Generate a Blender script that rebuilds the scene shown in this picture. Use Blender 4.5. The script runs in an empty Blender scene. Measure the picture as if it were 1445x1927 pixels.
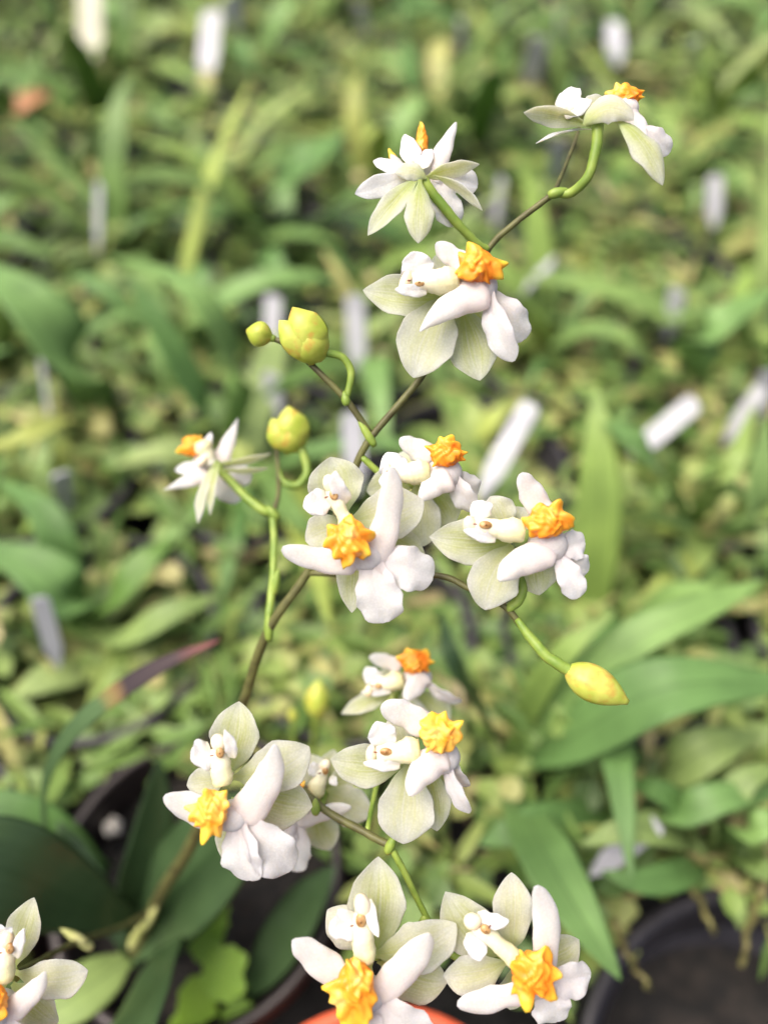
import bpy, math, random
import numpy as np
from mathutils import Vector, Matrix

random.seed(7)
rng = np.random.default_rng(11)
scene = bpy.context.scene
col = scene.collection

# ------------------------------------------------------------------ camera
W0, H0, FPX = 1445.0, 1927.0, 1449.0          # photograph size and focal length in its pixels
PITCH = math.radians(52.0)
RIM = 0.085                                    # height of the pot rims above the bench
CAM = Vector((0.0, 0.0, RIM + 0.23))
FWD = Vector((0, math.cos(PITCH), -math.sin(PITCH)))
UP = Vector((0, math.sin(PITCH), math.cos(PITCH)))
RIGHT = Vector((1, 0, 0))
cd = bpy.data.cameras.new('camera')
cam = bpy.data.objects.new('camera', cd); col.objects.link(cam)
cam.location = CAM
cam.rotation_euler = (math.pi / 2 - PITCH, 0, 0)
cd.sensor_fit = 'VERTICAL'
cd.lens = 5.7
cd.sensor_height = 5.7 * H0 / FPX
cd.sensor_width = 5.7 * W0 / FPX
cd.clip_start = 0.005
cd.clip_end = 100
cd.dof.use_dof = True
cd.dof.focus_distance = 0.121
cd.dof.aperture_fstop = 1.25
scene.camera = cam

# ------------------------------------------------------------------ world, sun, exposure
SUN_EL, SUN_AZ = math.radians(66), math.radians(-95)     # azimuth measured from +Y towards +X
world = bpy.data.worlds.new('World'); scene.world = world
world.use_nodes = True
wn = world.node_tree
bg = wn.nodes['Background']
sky = wn.nodes.new('ShaderNodeTexSky')
sky.sky_type = 'NISHITA'; sky.sun_disc = False
sky.sun_elevation = SUN_EL; sky.sun_rotation = SUN_AZ
sky.air_density = 0.6; sky.dust_density = 8.0; sky.ozone_density = 0.2
wn.links.new(sky.outputs[0], bg.inputs[0])
bg.inputs[1].default_value = 0.15
sl = bpy.data.lights.new('sun', 'SUN'); sun = bpy.data.objects.new('sun', sl); col.objects.link(sun)
sl.energy = 2.0; sl.angle = math.radians(60); sl.color = (1.0, 0.94, 0.84)
sd = Vector((math.sin(SUN_AZ) * math.cos(SUN_EL), math.cos(SUN_AZ) * math.cos(SUN_EL), math.sin(SUN_EL)))
sun.rotation_euler = (-sd).to_track_quat('-Z', 'Y').to_euler()
sun.location = (0, 0, 1)
scene.view_settings.view_transform = 'Standard'
scene.view_settings.look = 'None'
scene.view_settings.exposure = 0.74
scene.view_settings.gamma = 1.0
scene.render.engine = 'CYCLES'
scene.cycles.use_denoising = True
scene.cycles.max_bounces = 8
scene.cycles.transmission_bounces = 6

# ------------------------------------------------------------------ helpers
def P(px, py, d):
    """point on the ray of photograph pixel (px, py) at depth d metres along the optical axis"""
    return CAM + d * (FWD + RIGHT * ((px - W0 / 2) / FPX) - UP * ((py - H0 / 2) / FPX))

def PZ(px, py, z):
    """point where that ray meets the level z"""
    r = FWD + RIGHT * ((px - W0 / 2) / FPX) - UP * ((py - H0 / 2) / FPX)
    return CAM + r * ((z - CAM.z) / r.z)

def camdir(x, y, z):
    return (RIGHT * x + UP * y - FWD * z).normalized()

def new_obj(name, data, parent=None, loc=None):
    o = bpy.data.objects.new(name, data); col.objects.link(o)
    if parent is not None: o.parent = parent
    if loc is not None: o.location = loc
    return o

def empty(name, world_loc, parent=None):
    o = bpy.data.objects.new(name, None); col.objects.link(o)
    o.empty_display_size = 0.005
    base = Vector((0, 0, 0))
    if parent is not None:
        o.parent = parent; base = wloc(parent)
    o.location = Vector(world_loc) - base
    return o

def wloc(o):
    v = Vector(o.location)
    while o.parent is not None:
        o = o.parent; v += Vector(o.location)
    return v

def tag(o, label=None, cat=None, group=None, kind=None):
    if label: o['label'] = label
    if cat: o['category'] = cat
    if group: o['group'] = group
    if kind: o['kind'] = kind
    return o

class MB:
    """collects shapes, builds them as one mesh"""
    def __init__(s): s.v = []; s.f = []; s.uv = []; s.a = []
    def add(s, verts, faces, uvs=None, att=None):
        n = len(s.v)
        s.v += [Vector(x) for x in verts]
        s.f += [tuple(i + n for i in f) for f in faces]
        s.uv += list(uvs) if uvs is not None else [(0, 0)] * len(verts)
        s.a += list(att) if att is not None else [0.0] * len(verts)
        return s
    def mesh(s, name, mat, origin=Vector((0, 0, 0)), smooth=True):
        me = bpy.data.meshes.new(name)
        me.from_pydata([v - origin for v in s.v], [], s.f)
        uvl = me.uv_layers.new(name='UVMap')
        li = np.empty(len(me.loops), dtype=np.int32); me.loops.foreach_get('vertex_index', li)
        uvl.data.foreach_set('uv', np.array(s.uv, dtype=np.float32)[li].ravel())
        at = me.attributes.new('tip', 'FLOAT', 'POINT'); at.data.foreach_set('value', np.array(s.a, dtype=np.float32))
        if smooth: me.polygons.foreach_set('use_smooth', [True] * len(me.polygons))
        me.materials.append(mat); me.update()
        return me
    def build(s, name, mat, parent=None, smooth=True):
        org = wloc(parent) if parent is not None else Vector((0, 0, 0))
        return new_obj(name, s.mesh(name, mat, org, smooth), parent)

def spline(pts, n):
    """Catmull-Rom through pts (Vectors or tuples), n samples"""
    p = [np.array(q, dtype=float) for q in pts]
    p = [2 * p[0] - p[1]] + p + [2 * p[-1] - p[-2]]
    m = len(p) - 3; out = []
    for i in range(n):
        u = i / (n - 1) * m; k = min(int(u), m - 1); t = u - k
        a, b, c, d = p[k:k + 4]
        out.append(0.5 * ((2 * b) + (c - a) * t + (2 * a - 5 * b + 4 * c - d) * t * t + (3 * b - a - 3 * c + d) * t ** 3))
    return out

def nrmz(v):
    return v / max(1e-12, np.linalg.norm(v))

def loft(mb, cent, hint, wid, thk, M=16, cup=0.0, fold=0.0, ripple=0.0, rk=3.0, ph=0.0, twist=None, edge=0.0, uvt=None, crease=0.0):
    """closed flattened tube along cent: wid/thk per ring, cup bends the edges towards the hint normal"""
    N = len(cent); cent = [np.array(c, dtype=float) for c in cent]; hint = np.array(hint, dtype=float)
    verts, uvs, faces = [], [], []
    for i in range(N):
        T = nrmz(cent[min(i + 1, N - 1)] - cent[max(i - 1, 0)])
        S = nrmz(np.cross(T, hint)); Nn = nrmz(np.cross(S, T))
        if twist is not None:
            a = twist[i]; S, Nn = S * math.cos(a) + Nn * math.sin(a), Nn * math.cos(a) - S * math.sin(a)
        t = i / (N - 1) if uvt is None else uvt[i]
        for j in range(M):
            th = 2 * math.pi * j / M
            cx = math.cos(th); sy = math.sin(th)
            x = wid[i] * 0.5 * cx * (1 + edge * math.sin(t * 23 + ph * 3 + (5 if cx > 0 else 0)) * abs(cx))
            y = thk[i] * 0.5 * sy
            y += cup * wid[i] * (cx * cx - 0.35) + fold * wid[i] * 0.5 * abs(cx)
            y += crease * wid[i] * math.exp(-(cx / 0.22) ** 2)
            y += ripple * wid[i] * cx * abs(cx) * math.sin(rk * 2 * math.pi * t + ph + (0.9 if cx > 0 else 0))
            verts.append(cent[i] + S * x + Nn * y)
            uvs.append((0.5 + 0.5 * cx, t))
    for i in range(N - 1):
        for j in range(M):
            j2 = (j + 1) % M
            faces.append((i * M + j, i * M + j2, (i + 1) * M + j2, (i + 1) * M + j))
    faces.append(tuple(range(M - 1, -1, -1))); faces.append(tuple((N - 1) * M + j for j in range(M)))
    mb.add(verts, faces, uvs, [u[1] for u in uvs])
    return mb

def tube(mb, pts, rad, M=10, n=None):
    n = n or max(8, 5 * len(pts))
    c = spline(pts, n)
    rr = [float(x[0]) for x in spline([(r, 0, 0) for r in (rad if isinstance(rad, (list, tuple)) else [rad] * len(pts))], n)]
    v, f, uv = [], [], []
    S = np.cross(nrmz(c[1] - c[0]), (1.0, 0.15, 0.1)); S = nrmz(S if np.linalg.norm(S) > 0.2 else np.cross(nrmz(c[1] - c[0]), (0, 0, 1.0)))
    for i in range(n):
        T = nrmz(c[min(i + 1, n - 1)] - c[max(i - 1, 0)])
        S = nrmz(S - T * S.dot(T)); B = np.cross(S, T)
        for j in range(M):
            a = 2 * math.pi * j / M
            v.append(c[i] + (S * math.cos(a) + B * math.sin(a)) * rr[i] * (1 + .05 * math.sin(i * .9 + a) + .04 * math.sin(i * 2.3 + 2 * a))); uv.append((j / M, i / (n - 1)))
    for i in range(n - 1):
        for j in range(M):
            j2 = (j + 1) % M
            f.append((i * M + j, i * M + j2, (i + 1) * M + j2, (i + 1) * M + j))
    f.append(tuple(range(M - 1, -1, -1))); f.append(tuple((n - 1) * M + j for j in range(M)))
    mb.add(v, f, uv, [u[1] for u in uv])
    return mb

def ball(level=3):
    import bmesh
    bm = bmesh.new(); bmesh.ops.create_icosphere(bm, subdivisions=level, radius=1.0)
    v = np.array([x.co[:] for x in bm.verts]); f = [tuple(y.index for y in x.verts) for x in bm.faces]
    bm.free(); return v, f
BALL2, BALL3, BALL4 = ball(2), ball(3), ball(5)

def blob(mb, c, ax, B=None, level=BALL2):
    """ellipsoid with the three axis vectors ax"""
    v, f = level
    A = np.array([list(a) for a in ax])
    mb.add([np.array(c) + p @ A for p in v], f, [(0.5, 0.5)] * len(v), [0.0] * len(v))

# ------------------------------------------------------------------ materials
def mat(name):
    m = bpy.data.materials.new(name); m.use_nodes = True
    nt = m.node_tree; return m, nt, nt.nodes['Principled BSDF'], nt.nodes['Material Output']

def node(nt, t, **kw):
    n = nt.nodes.new(t)
    for k, v in kw.items():
        if k.startswith('i_'):
            key = k[2:]
            n.inputs[int(key) if key.isdigit() else key].default_value = v
        else: setattr(n, k, v)
    return n

def ramp(nt, stops):
    r = nt.nodes.new('ShaderNodeValToRGB'); e = r.color_ramp.elements
    while len(e) < len(stops): e.new(0.5)
    for k, (p, c) in enumerate(stops):
        e[k].position = p; e[k].color = (*c, 1)
    return r

def mixc(nt, fac, a, b, mode='MIX'):
    n = nt.nodes.new('ShaderNodeMix'); n.data_type = 'RGBA'; n.blend_type = mode
    for sock, val in ((0, fac), (6, a), (7, b)):
        if isinstance(val, (int, float)): n.inputs[sock].default_value = val
        elif isinstance(val, tuple): n.inputs[sock].default_value = (*val, 1)
        else: nt.links.new(val, n.inputs[sock])
    return n.outputs[2]

def math_n(nt, op, a, b=0.0, clamp=False):
    n = nt.nodes.new('ShaderNodeMath'); n.operation = op; n.use_clamp = clamp
    for k, val in enumerate((a, b)):
        if isinstance(val, (int, float)): n.inputs[k].default_value = val
        else: nt.links.new(val, n.inputs[k])
    return n.outputs[0]

def petal_mat(name, centre, margin, basec, base_reach, pink=None, trans=0.25, vein=0.5):
    m, nt, b, out = mat(name); L = nt.links.new
    uv = node(nt, 'ShaderNodeUVMap'); sep = node(nt, 'ShaderNodeSeparateXYZ'); L(uv.outputs[0], sep.inputs[0])
    u, v = sep.outputs[0], sep.outputs[1]
    geo = node(nt, 'ShaderNodeTexCoord')
    # distance from the mid-line and from the tip: margins are paler
    ed = math_n(nt, 'ABSOLUTE', math_n(nt, 'SUBTRACT', u, 0.5)); ed = math_n(nt, 'MULTIPLY', ed, 2.0)
    mg = math_n(nt, 'MAXIMUM', math_n(nt, 'POWER', ed, 1.7), math_n(nt, 'POWER', v, 4.0))
    nz = node(nt, 'ShaderNodeTexNoise', i_Scale=420.0, i_Detail=3.0); L(geo.outputs['Object'], nz.inputs['Vector'])
    mg = math_n(nt, 'ADD', mg, math_n(nt, 'MULTIPLY', math_n(nt, 'SUBTRACT', nz.outputs[0], 0.5), 0.7), True)
    c = mixc(nt, mg, centre, margin)
    # long veins
    cmb = node(nt, 'ShaderNodeCombineXYZ')
    L(math_n(nt, 'MULTIPLY', u, 22.0), cmb.inputs[0]); L(math_n(nt, 'MULTIPLY', v, 1.6), cmb.inputs[1])
    vn = node(nt, 'ShaderNodeTexNoise', i_Scale=1.0, i_Detail=2.0); L(cmb.outputs[0], vn.inputs['Vector'])
    vr = ramp(nt, [(0.42, (0, 0, 0)), (0.66, (1, 1, 1))]); L(vn.outputs[0], vr.inputs[0])
    c = mixc(nt, math_n(nt, 'MULTIPLY', vr.outputs[0], vein), c, margin)
    # cell sparkle
    vo = node(nt, 'ShaderNodeTexVoronoi', i_Scale=2600.0); L(geo.outputs['Object'], vo.inputs['Vector'])
    sp = ramp(nt, [(0.0, (1, 1, 1)), (0.75, (0.89, 0.89, 0.88))]); L(vo.outputs['Distance'], sp.inputs[0])
    c = mixc(nt, 1.0, c, sp.outputs[0], 'MULTIPLY')
    bs = math_n(nt, 'SUBTRACT', 1.0, math_n(nt, 'DIVIDE', v, base_reach), True)
    c = mixc(nt, math_n(nt, 'MULTIPLY', bs, 0.85), c, basec)
    if pink:
        pr = ramp(nt, [(0.35, (0, 0, 0)), (0.7, (1, 1, 1))])
        n2 = node(nt, 'ShaderNodeTexNoise', i_Scale=160.0, i_Detail=2.0); L(geo.outputs['Object'], n2.inputs['Vector']); L(n2.outputs[0], pr.inputs[0])
        c = mixc(nt, math_n(nt, 'MULTIPLY', pr.outputs[0], 0.45), c, pink)
    L(c, b.inputs['Base Color'])
    b.inputs['Roughness'].default_value = 0.5
    b.inputs['Specular IOR Level'].default_value = 0.35
    b.inputs['Subsurface Weight'].default_value = 0.6
    b.inputs['Subsurface Radius'].default_value = (1.0, 0.85, 0.6)
    b.inputs['Subsurface Scale'].default_value = 0.0018
    bp = node(nt, 'ShaderNodeBump', i_Strength=0.30, i_Distance=0.00012)
    L(math_n(nt, 'ADD', vo.outputs['Distance'], math_n(nt, 'MULTIPLY', vn.outputs[0], 1.5)), bp.inputs['Height']); L(bp.outputs[0], b.inputs['Normal'])
    tr = node(nt, 'ShaderNodeBsdfTranslucent'); L(c, tr.inputs[0])
    mx = node(nt, 'ShaderNodeMixShader'); mx.inputs[0].default_value = trans
    L(b.outputs[0], mx.inputs[1]); L(tr.outputs[0], mx.inputs[2]); L(mx.outputs[0], out.inputs[0])
    return m

M_SEPAL = petal_mat('sepal_tissue', (0.62, 0.66, 0.28), (0.83, 0.83, 0.72), (0.42, 0.53, 0.10), 0.45, trans=0.48, vein=0.55)
M_PETAL = petal_mat('petal_tissue', (0.73, 0.74, 0.44), (0.83, 0.825, 0.745), (0.49, 0.58, 0.15), 0.38, trans=0.46, vein=0.55)
M_LIP = petal_mat('lip_tissue', (0.83, 0.815, 0.79), (0.84, 0.83, 0.815), (0.79, 0.70, 0.65), 0.55, pink=(0.79, 0.715, 0.71), trans=0.34, vein=0.2)
M_WING = petal_mat('wing_tissue', (0.78, 0.76, 0.73), (0.79, 0.78, 0.78), (0.77, 0.68, 0.50), 0.35, trans=0.15, vein=0.2)
M_COL = petal_mat('column_tissue', (0.80, 0.76, 0.44), (0.81, 0.77, 0.44), (0.82, 0.79, 0.68), 0.9, trans=0.12, vein=0.2)

def simple(name, c1, c2, scale, rough=0.5, sss=0.0, trans=0.0, bump=0.0, spec=0.4, extra=None, detail=3.0):
    m, nt, b, out = mat(name); L = nt.links.new
    tc = node(nt, 'ShaderNodeTexCoord')
    nz = node(nt, 'ShaderNodeTexNoise', i_Scale=scale, i_Detail=detail); L(tc.outputs['Object'], nz.inputs['Vector'])
    r = ramp(nt, [(0.35, c1), (0.68, c2)]); L(nz.outputs[0], r.inputs[0])
    c = r.outputs[0]
    if extra: c = extra(nt, c)
    L(c, b.inputs['Base Color'])
    b.inputs['Roughness'].default_value = rough; b.inputs['Specular IOR Level'].default_value = spec
    if sss:
        b.inputs['Subsurface Weight'].default_value = sss
        b.inputs['Subsurface Radius'].default_value = (1, 0.6, 0.3); b.inputs['Subsurface Scale'].default_value = 0.0012
    if bump:
        n2 = node(nt, 'ShaderNodeTexNoise', i_Scale=scale * 4, i_Detail=4.0); L(tc.outputs['Object'], n2.inputs['Vector'])
        bp = node(nt, 'ShaderNodeBump', i_Strength=0.6, i_Distance=bump); L(n2.outputs[0], bp.inputs['Height']); L(bp.outputs[0], b.inputs['Normal'])
    if trans:
        tr = node(nt, 'ShaderNodeBsdfTranslucent'); L(c, tr.inputs[0])
        mx = node(nt, 'ShaderNodeMixShader'); mx.inputs[0].default_value = trans
        L(b.outputs[0], mx.inputs[1]); L(tr.outputs[0], mx.inputs[2]); L(mx.outputs[0], out.inputs[0])
    return m

def callus_extra(nt, c):
    at = node(nt, 'ShaderNodeAttribute', attribute_name='tip')
    r = ramp(nt, [(0.12, (0, 0, 0)), (0.62, (1, 1, 1))]); nt.links.new(at.outputs['Fac'], r.inputs[0])
    c = mixc(nt, math_n(nt, 'MULTIPLY', r.outputs[0], 0.9), c, (0.90, 0.61, 0.06))
    tc = node(nt, 'ShaderNodeTexCoord'); n = node(nt, 'ShaderNodeTexNoise', i_Scale=260.0, i_Detail=2.0); nt.links.new(tc.outputs['Object'], n.inputs['Vector'])
    p = ramp(nt, [(0.58, (0, 0, 0)), (0.72, (1, 1, 1))]); nt.links.new(n.outputs[0], p.inputs[0])
    return mixc(nt, math_n(nt, 'MULTIPLY', p.outputs[0], 0.45), c, (0.84, 0.58, 0.28))
M_CAL = simple('lip_crest_tissue', (0.86, 0.22, 0.010), (0.90, 0.44, 0.04), 260.0, 0.34, sss=0.4, trans=0.12, bump=0.00012, extra=callus_extra)
M_CAL_Y = simple('yellow_lip_crest_tissue', (0.86, 0.37, 0.02), (0.88, 0.52, 0.10), 330.0, 0.34, sss=0.4, trans=0.12, bump=0.00012, extra=callus_extra)
M_CAP = simple('anther_cap_tissue', (0.78, 0.62, 0.40), (0.81, 0.74, 0.60), 600.0, 0.45, sss=0.3)
M_STIG = simple('stigma_tissue', (0.26, 0.13, 0.04), (0.55, 0.36, 0.16), 900.0, 0.3, sss=0.1)
M_DOT = simple('beak_tissue', (0.10, 0.02, 0.01), (0.25, 0.08, 0.03), 900.0, 0.5)
M_STEM = simple('stem_tissue', (0.060, 0.055, 0.020), (0.125, 0.13, 0.040), 300.0, 0.5, bump=0.00008)
M_BRACT = simple('bract_tissue', (0.30, 0.33, 0.09), (0.48, 0.48, 0.20), 260.0, 0.5)
M_STEMD = simple('old_stem_tissue', (0.055, 0.050, 0.018), (0.12, 0.12, 0.035), 240.0, 0.5, bump=0.00008)
M_PED = simple('pedicel_tissue', (0.13, 0.22, 0.03), (0.28, 0.37, 0.07), 260.0, 0.45, sss=0.15)
def bud_blotch(nt):
    tc = node(nt, 'ShaderNodeTexCoord'); n = node(nt, 'ShaderNodeTexNoise', i_Scale=420.0, i_Detail=5.0); nt.links.new(tc.outputs['Object'], n.inputs['Vector'])
    r = ramp(nt, [(0.50, (0, 0, 0)), (0.68, (1, 1, 1))]); nt.links.new(n.outputs[0], r.inputs[0]); return r.outputs[0]
M_BUD = simple('bud_tissue', (0.32, 0.40, 0.045), (0.54, 0.55, 0.11), 260.0, 0.4, sss=0.25, bump=0.00006,
    extra=lambda nt, c: mixc(nt, math_n(nt, 'MULTIPLY', bud_blotch(nt), 0.75), c, (0.50, 0.25, 0.05)))

def leaf_mat(name, stops, trans=0.22, rough=0.46, burnt=False):
    """strap leaf: hue from the object's own tint, fine length-wise veins, a paler keel"""
    m, nt, b, out = mat(name); L = nt.links.new
    oi = node(nt, 'ShaderNodeObjectInfo')
    r = ramp(nt, stops); L(oi.outputs['Random'], r.inputs[0])
    uv = node(nt, 'ShaderNodeUVMap'); sep = node(nt, 'ShaderNodeSeparateXYZ'); L(uv.outputs[0], sep.inputs[0])
    u, v = sep.outputs[0], sep.outputs[1]
    cmb = node(nt, 'ShaderNodeCombineXYZ'); L(math_n(nt, 'MULTIPLY', u, 30.0), cmb.inputs[0]); L(math_n(nt, 'MULTIPLY', v, 2.0), cmb.inputs[1])
    vn = node(nt, 'ShaderNodeTexNoise', i_Scale=1.0, i_Detail=3.0); L(cmb.outputs[0], vn.inputs['Vector'])
    tc = node(nt, 'ShaderNodeTexCoord'); nz = node(nt, 'ShaderNodeTexNoise', i_Scale=60.0, i_Detail=4.0); L(tc.outputs['Object'], nz.inputs['Vector'])
    f = math_n(nt, 'ADD', math_n(nt, 'MULTIPLY', vn.outputs[0], 0.5), math_n(nt, 'MULTIPLY', nz.outputs[0], 0.9))
    vr = ramp(nt, [(0.45, (0.62, 0.66, 0.6)), (0.95, (1.35, 1.3, 1.25))]); L(f, vr.inputs[0])
    c = mixc(nt, 1.0, r.outputs[0], vr.outputs[0], 'MULTIPLY')
    kl = ramp(nt, [(0.0, (1, 1, 1)), (0.05, (0, 0, 0))]); L(math_n(nt, 'ABSOLUTE', math_n(nt, 'SUBTRACT', u, 0.5)), kl.inputs[0])
    c = mixc(nt, math_n(nt, 'MULTIPLY', kl.outputs[0], 0.35), c, (0.02, 0.05, 0.015))
    if burnt:
        br = ramp(nt, [(0.60, (0, 0, 0)), (0.66, (1, 1, 1))]); L(math_n(nt, 'ADD', v, math_n(nt, 'MULTIPLY', math_n(nt, 'SUBTRACT', nz.outputs[0], 0.5), 0.12)), br.inputs[0])
        bt = ramp(nt, [(0.60, (0.35, 0.22, 0.06)), (0.68, (0.022, 0.013, 0.018)), (0.85, (0.030, 0.016, 0.020)), (0.95, (0.16, 0.055, 0.05))]); L(v, bt.inputs[0])
        c = mixc(nt, br.outputs[0], c, bt.outputs[0])
    L(c, b.inputs['Base Color']); b.inputs['Roughness'].default_value = rough; b.inputs['Specular IOR Level'].default_value = 0.35
    bp = node(nt, 'ShaderNodeBump', i_Strength=0.25, i_Distance=0.0003); L(vn.outputs[0], bp.inputs['Height']); L(bp.outputs[0], b.inputs['Normal'])
    tr = node(nt, 'ShaderNodeBsdfTranslucent'); L(mixc(nt, 0.5, c, (0.20, 0.30, 0.03)), tr.inputs[0])
    mx = node(nt, 'ShaderNodeMixShader'); mx.inputs[0].default_value = trans
    L(b.outputs[0], mx.inputs[1]); L(tr.outputs[0], mx.inputs[2]); L(mx.outputs[0], out.inputs[0])
    return m

M_LEAF = leaf_mat('nursery_leaf', [(0.0, (0.09, 0.18, 0.035)), (0.25, (0.17, 0.28, 0.09)), (0.5, (0.23, 0.35, 0.08)), (0.7, (0.28, 0.37, 0.15)), (0.88, (0.33, 0.42, 0.09)), (1.0, (0.42, 0.40, 0.16))])
M_LEAFG = leaf_mat('broad_leaf', [(0.0, (0.095, 0.20, 0.055)), (0.5, (0.128, 0.25, 0.078)), (1.0, (0.195, 0.33, 0.10))])
M_LEAFD = leaf_mat('dark_orchid_leaf', [(0.0, (0.030, 0.058, 0.024)), (1.0, (0.046, 0.088, 0.035))], trans=0.10, rough=0.30)
M_LEAFB = leaf_mat('burnt_orchid_leaf', [(0.0, (0.05, 0.10, 0.035)), (1.0, (0.05, 0.10, 0.035))], trans=0.08, rough=0.6, burnt=True)
M_LEAFY = leaf_mat('pale_leaf', [(0.0, (0.17, 0.26, 0.08)), (1.0, (0.23, 0.33, 0.11))])
M_CLOVER = leaf_mat('bright_weed_leaf', [(0.0, (0.17, 0.34, 0.03)), (1.0, (0.26, 0.44, 0.05))], trans=0.35)
M_DRY = leaf_mat('dry_leaf', [(0.0, (0.55, 0.25, 0.08)), (1.0, (0.40, 0.20, 0.12))])

def weed_mat():
    m, nt, b, out = mat('weed_tissue'); L = nt.links.new
    at = node(nt, 'ShaderNodeAttribute', attribute_name='tip')
    r = ramp(nt, [(0.0, (0.07, 0.14, 0.03)), (0.3, (0.145, 0.25, 0.06)), (0.55, (0.23, 0.33, 0.08)), (0.78, (0.38, 0.38, 0.13)), (0.92, (0.44, 0.37, 0.20)), (1.0, (0.30, 0.19, 0.13))])
    L(at.outputs['Fac'], r.inputs[0]); L(r.outputs[0], b.inputs['Base Color']); b.inputs['Roughness'].default_value = 0.5
    tr = node(nt, 'ShaderNodeBsdfTranslucent'); L(r.outputs[0], tr.inputs[0])
    mx = node(nt, 'ShaderNodeMixShader'); mx.inputs[0].default_value = 0.25
    L(b.outputs[0], mx.inputs[1]); L(tr.outputs[0], mx.inputs[2]); L(mx.outputs[0], out.inputs[0])
    return m
M_WEED = weed_mat()
M_POT = simple('black_pot_plastic', (0.016, 0.015, 0.018), (0.035, 0.033, 0.04), 60.0, 0.42, bump=0.0002)
M_POTB = simple('brown_pot_plastic', (0.014, 0.010, 0.010), (0.028, 0.021, 0.021), 60.0, 0.42, bump=0.0002)
M_POTR = simple('orange_red_pot_plastic', (0.52, 0.075, 0.03), (0.62, 0.11, 0.045), 40.0, 0.45, bump=0.0002)
M_SOIL = simple('bark_mix', (0.005, 0.005, 0.005), (0.022, 0.018, 0.015), 190.0, 0.85, bump=0.0016)
M_MOSS = simple('mossy_bark', (0.035, 0.045, 0.015), (0.20, 0.23, 0.07), 130.0, 0.9, bump=0.0016)
M_GROUND = simple('bench_cloth', (0.010, 0.011, 0.012), (0.035, 0.036, 0.038), 90.0, 0.8, bump=0.0006)
M_TAG = simple('white_label_plastic', (0.40, 0.41, 0.45), (0.62, 0.63, 0.67), 45.0, 0.45, trans=0.15)
M_TAGC = simple('cream_label_plastic', (0.44, 0.43, 0.34), (0.58, 0.57, 0.47), 60.0, 0.4)
M_PERL = simple('perlite_grain', (0.40, 0.38, 0.34), (0.62, 0.60, 0.56), 500.0, 0.8, bump=0.0003)
M_ROOT = simple('aerial_root', (0.10, 0.085, 0.03), (0.21, 0.20, 0.07), 220.0, 0.6, bump=0.0003)

# ------------------------------------------------------------------ bench, pots
def ground():
    n = 40; S = 3.0
    vs = [(-S + 2 * S * i / n, -S + 2 * S * j / n, 0) for j in range(n + 1) for i in range(n + 1)]
    fs = [(j * (n + 1) + i, j * (n + 1) + i + 1, (j + 1) * (n + 1) + i + 1, (j + 1) * (n + 1) + i) for j in range(n) for i in range(n)]
    mb = MB(); mb.add(vs, fs)
    o = mb.build('ground', M_GROUND)
    tag(o, 'dark bench cloth under the crowded pots', 'ground', kind='structure')
ground()

def lathe(mb, prof, seg=40):
    v = [(r * math.cos(2 * math.pi * j / seg), r * math.sin(2 * math.pi * j / seg), z) for (r, z) in prof for j in range(seg)]
    f = []
    for i in range(len(prof) - 1):
        for j in range(seg):
            j2 = (j + 1) % seg; f.append((i * seg + j, i * seg + j2, (i + 1) * seg + j2, (i + 1) * seg + j))
    mb.add(v, f); return mb

def pot_meshes(R, H, m, seg=40, sink=0.016):
    body = MB(); lathe(body, [(0.001, 0.0), (R * 0.70, 0.0), (R * 0.74, 0.003), (R * 0.90, H - 0.016), (R * 0.875, H - 0.016), (R * 0.71, 0.004), (0.001, 0.004)], seg)
    rim = MB(); lathe(rim, [(R * 0.865, H - 0.018), (R * 0.955, H - 0.018), (R * 0.985, H - 0.014), (R * 0.99, H - 0.003), (R, H - 0.0015), (R * 0.995, H), (R * 0.935, H + 0.0005),
                            (R * 0.915, H - 0.0015), (R * 0.905, H - 0.006), (R * 0.875, H - 0.008), (R * 0.865, H - 0.018)], seg)
    soil = MB()
    n = 9; rows = [(R * (0.88 - max(0, sink - .016) * 2.2) * k / n) for k in range(n + 1)]
    vs = [(max(r, 1e-4) * math.cos(2 * math.pi * j / 28), max(r, 1e-4) * math.sin(2 * math.pi * j / 28), H - sink + (random.uniform(-0.003, 0.003) if k < n else 0)) for k, r in enumerate(rows) for j in range(28)]
    fs = [(k * 28 + j, k * 28 + (j + 1) % 28, (k + 1) * 28 + (j + 1) % 28, (k + 1) * 28 + j) for k in range(n) for j in range(28)]
    soil.add(vs, fs)
    return body.mesh('pot_wall', m), rim.mesh('rim', m), soil.mesh('soil', M_SOIL)

def pot(loc, meshes, label, group=None, cat='plant pot', rot=0.0, tilt=(0, 0)):
    e = empty('plant_pot', loc); e.rotation_euler = (tilt[0], tilt[1], rot)
    for nm, me in zip(('pot_wall', 'rim', 'soil'), meshes): new_obj(nm, me, e)
    return tag(e, label, cat, group)

C0 = PZ(372, 1640, RIM); C0.z = 0
POT_R = 0.0405
pm_main = pot_meshes(POT_R, RIM, M_POTB, 64)
pot(C0, pm_main, 'dark brown round pot holding the flowering orchid')
PR = 0.040
pm_black = pot_meshes(PR, RIM, M_POT)
pm_black[2].materials[0] = M_MOSS
pm_red = pot_meshes(PR, RIM + 0.024, M_POTR, 56)[:2]        # stands empty

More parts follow.
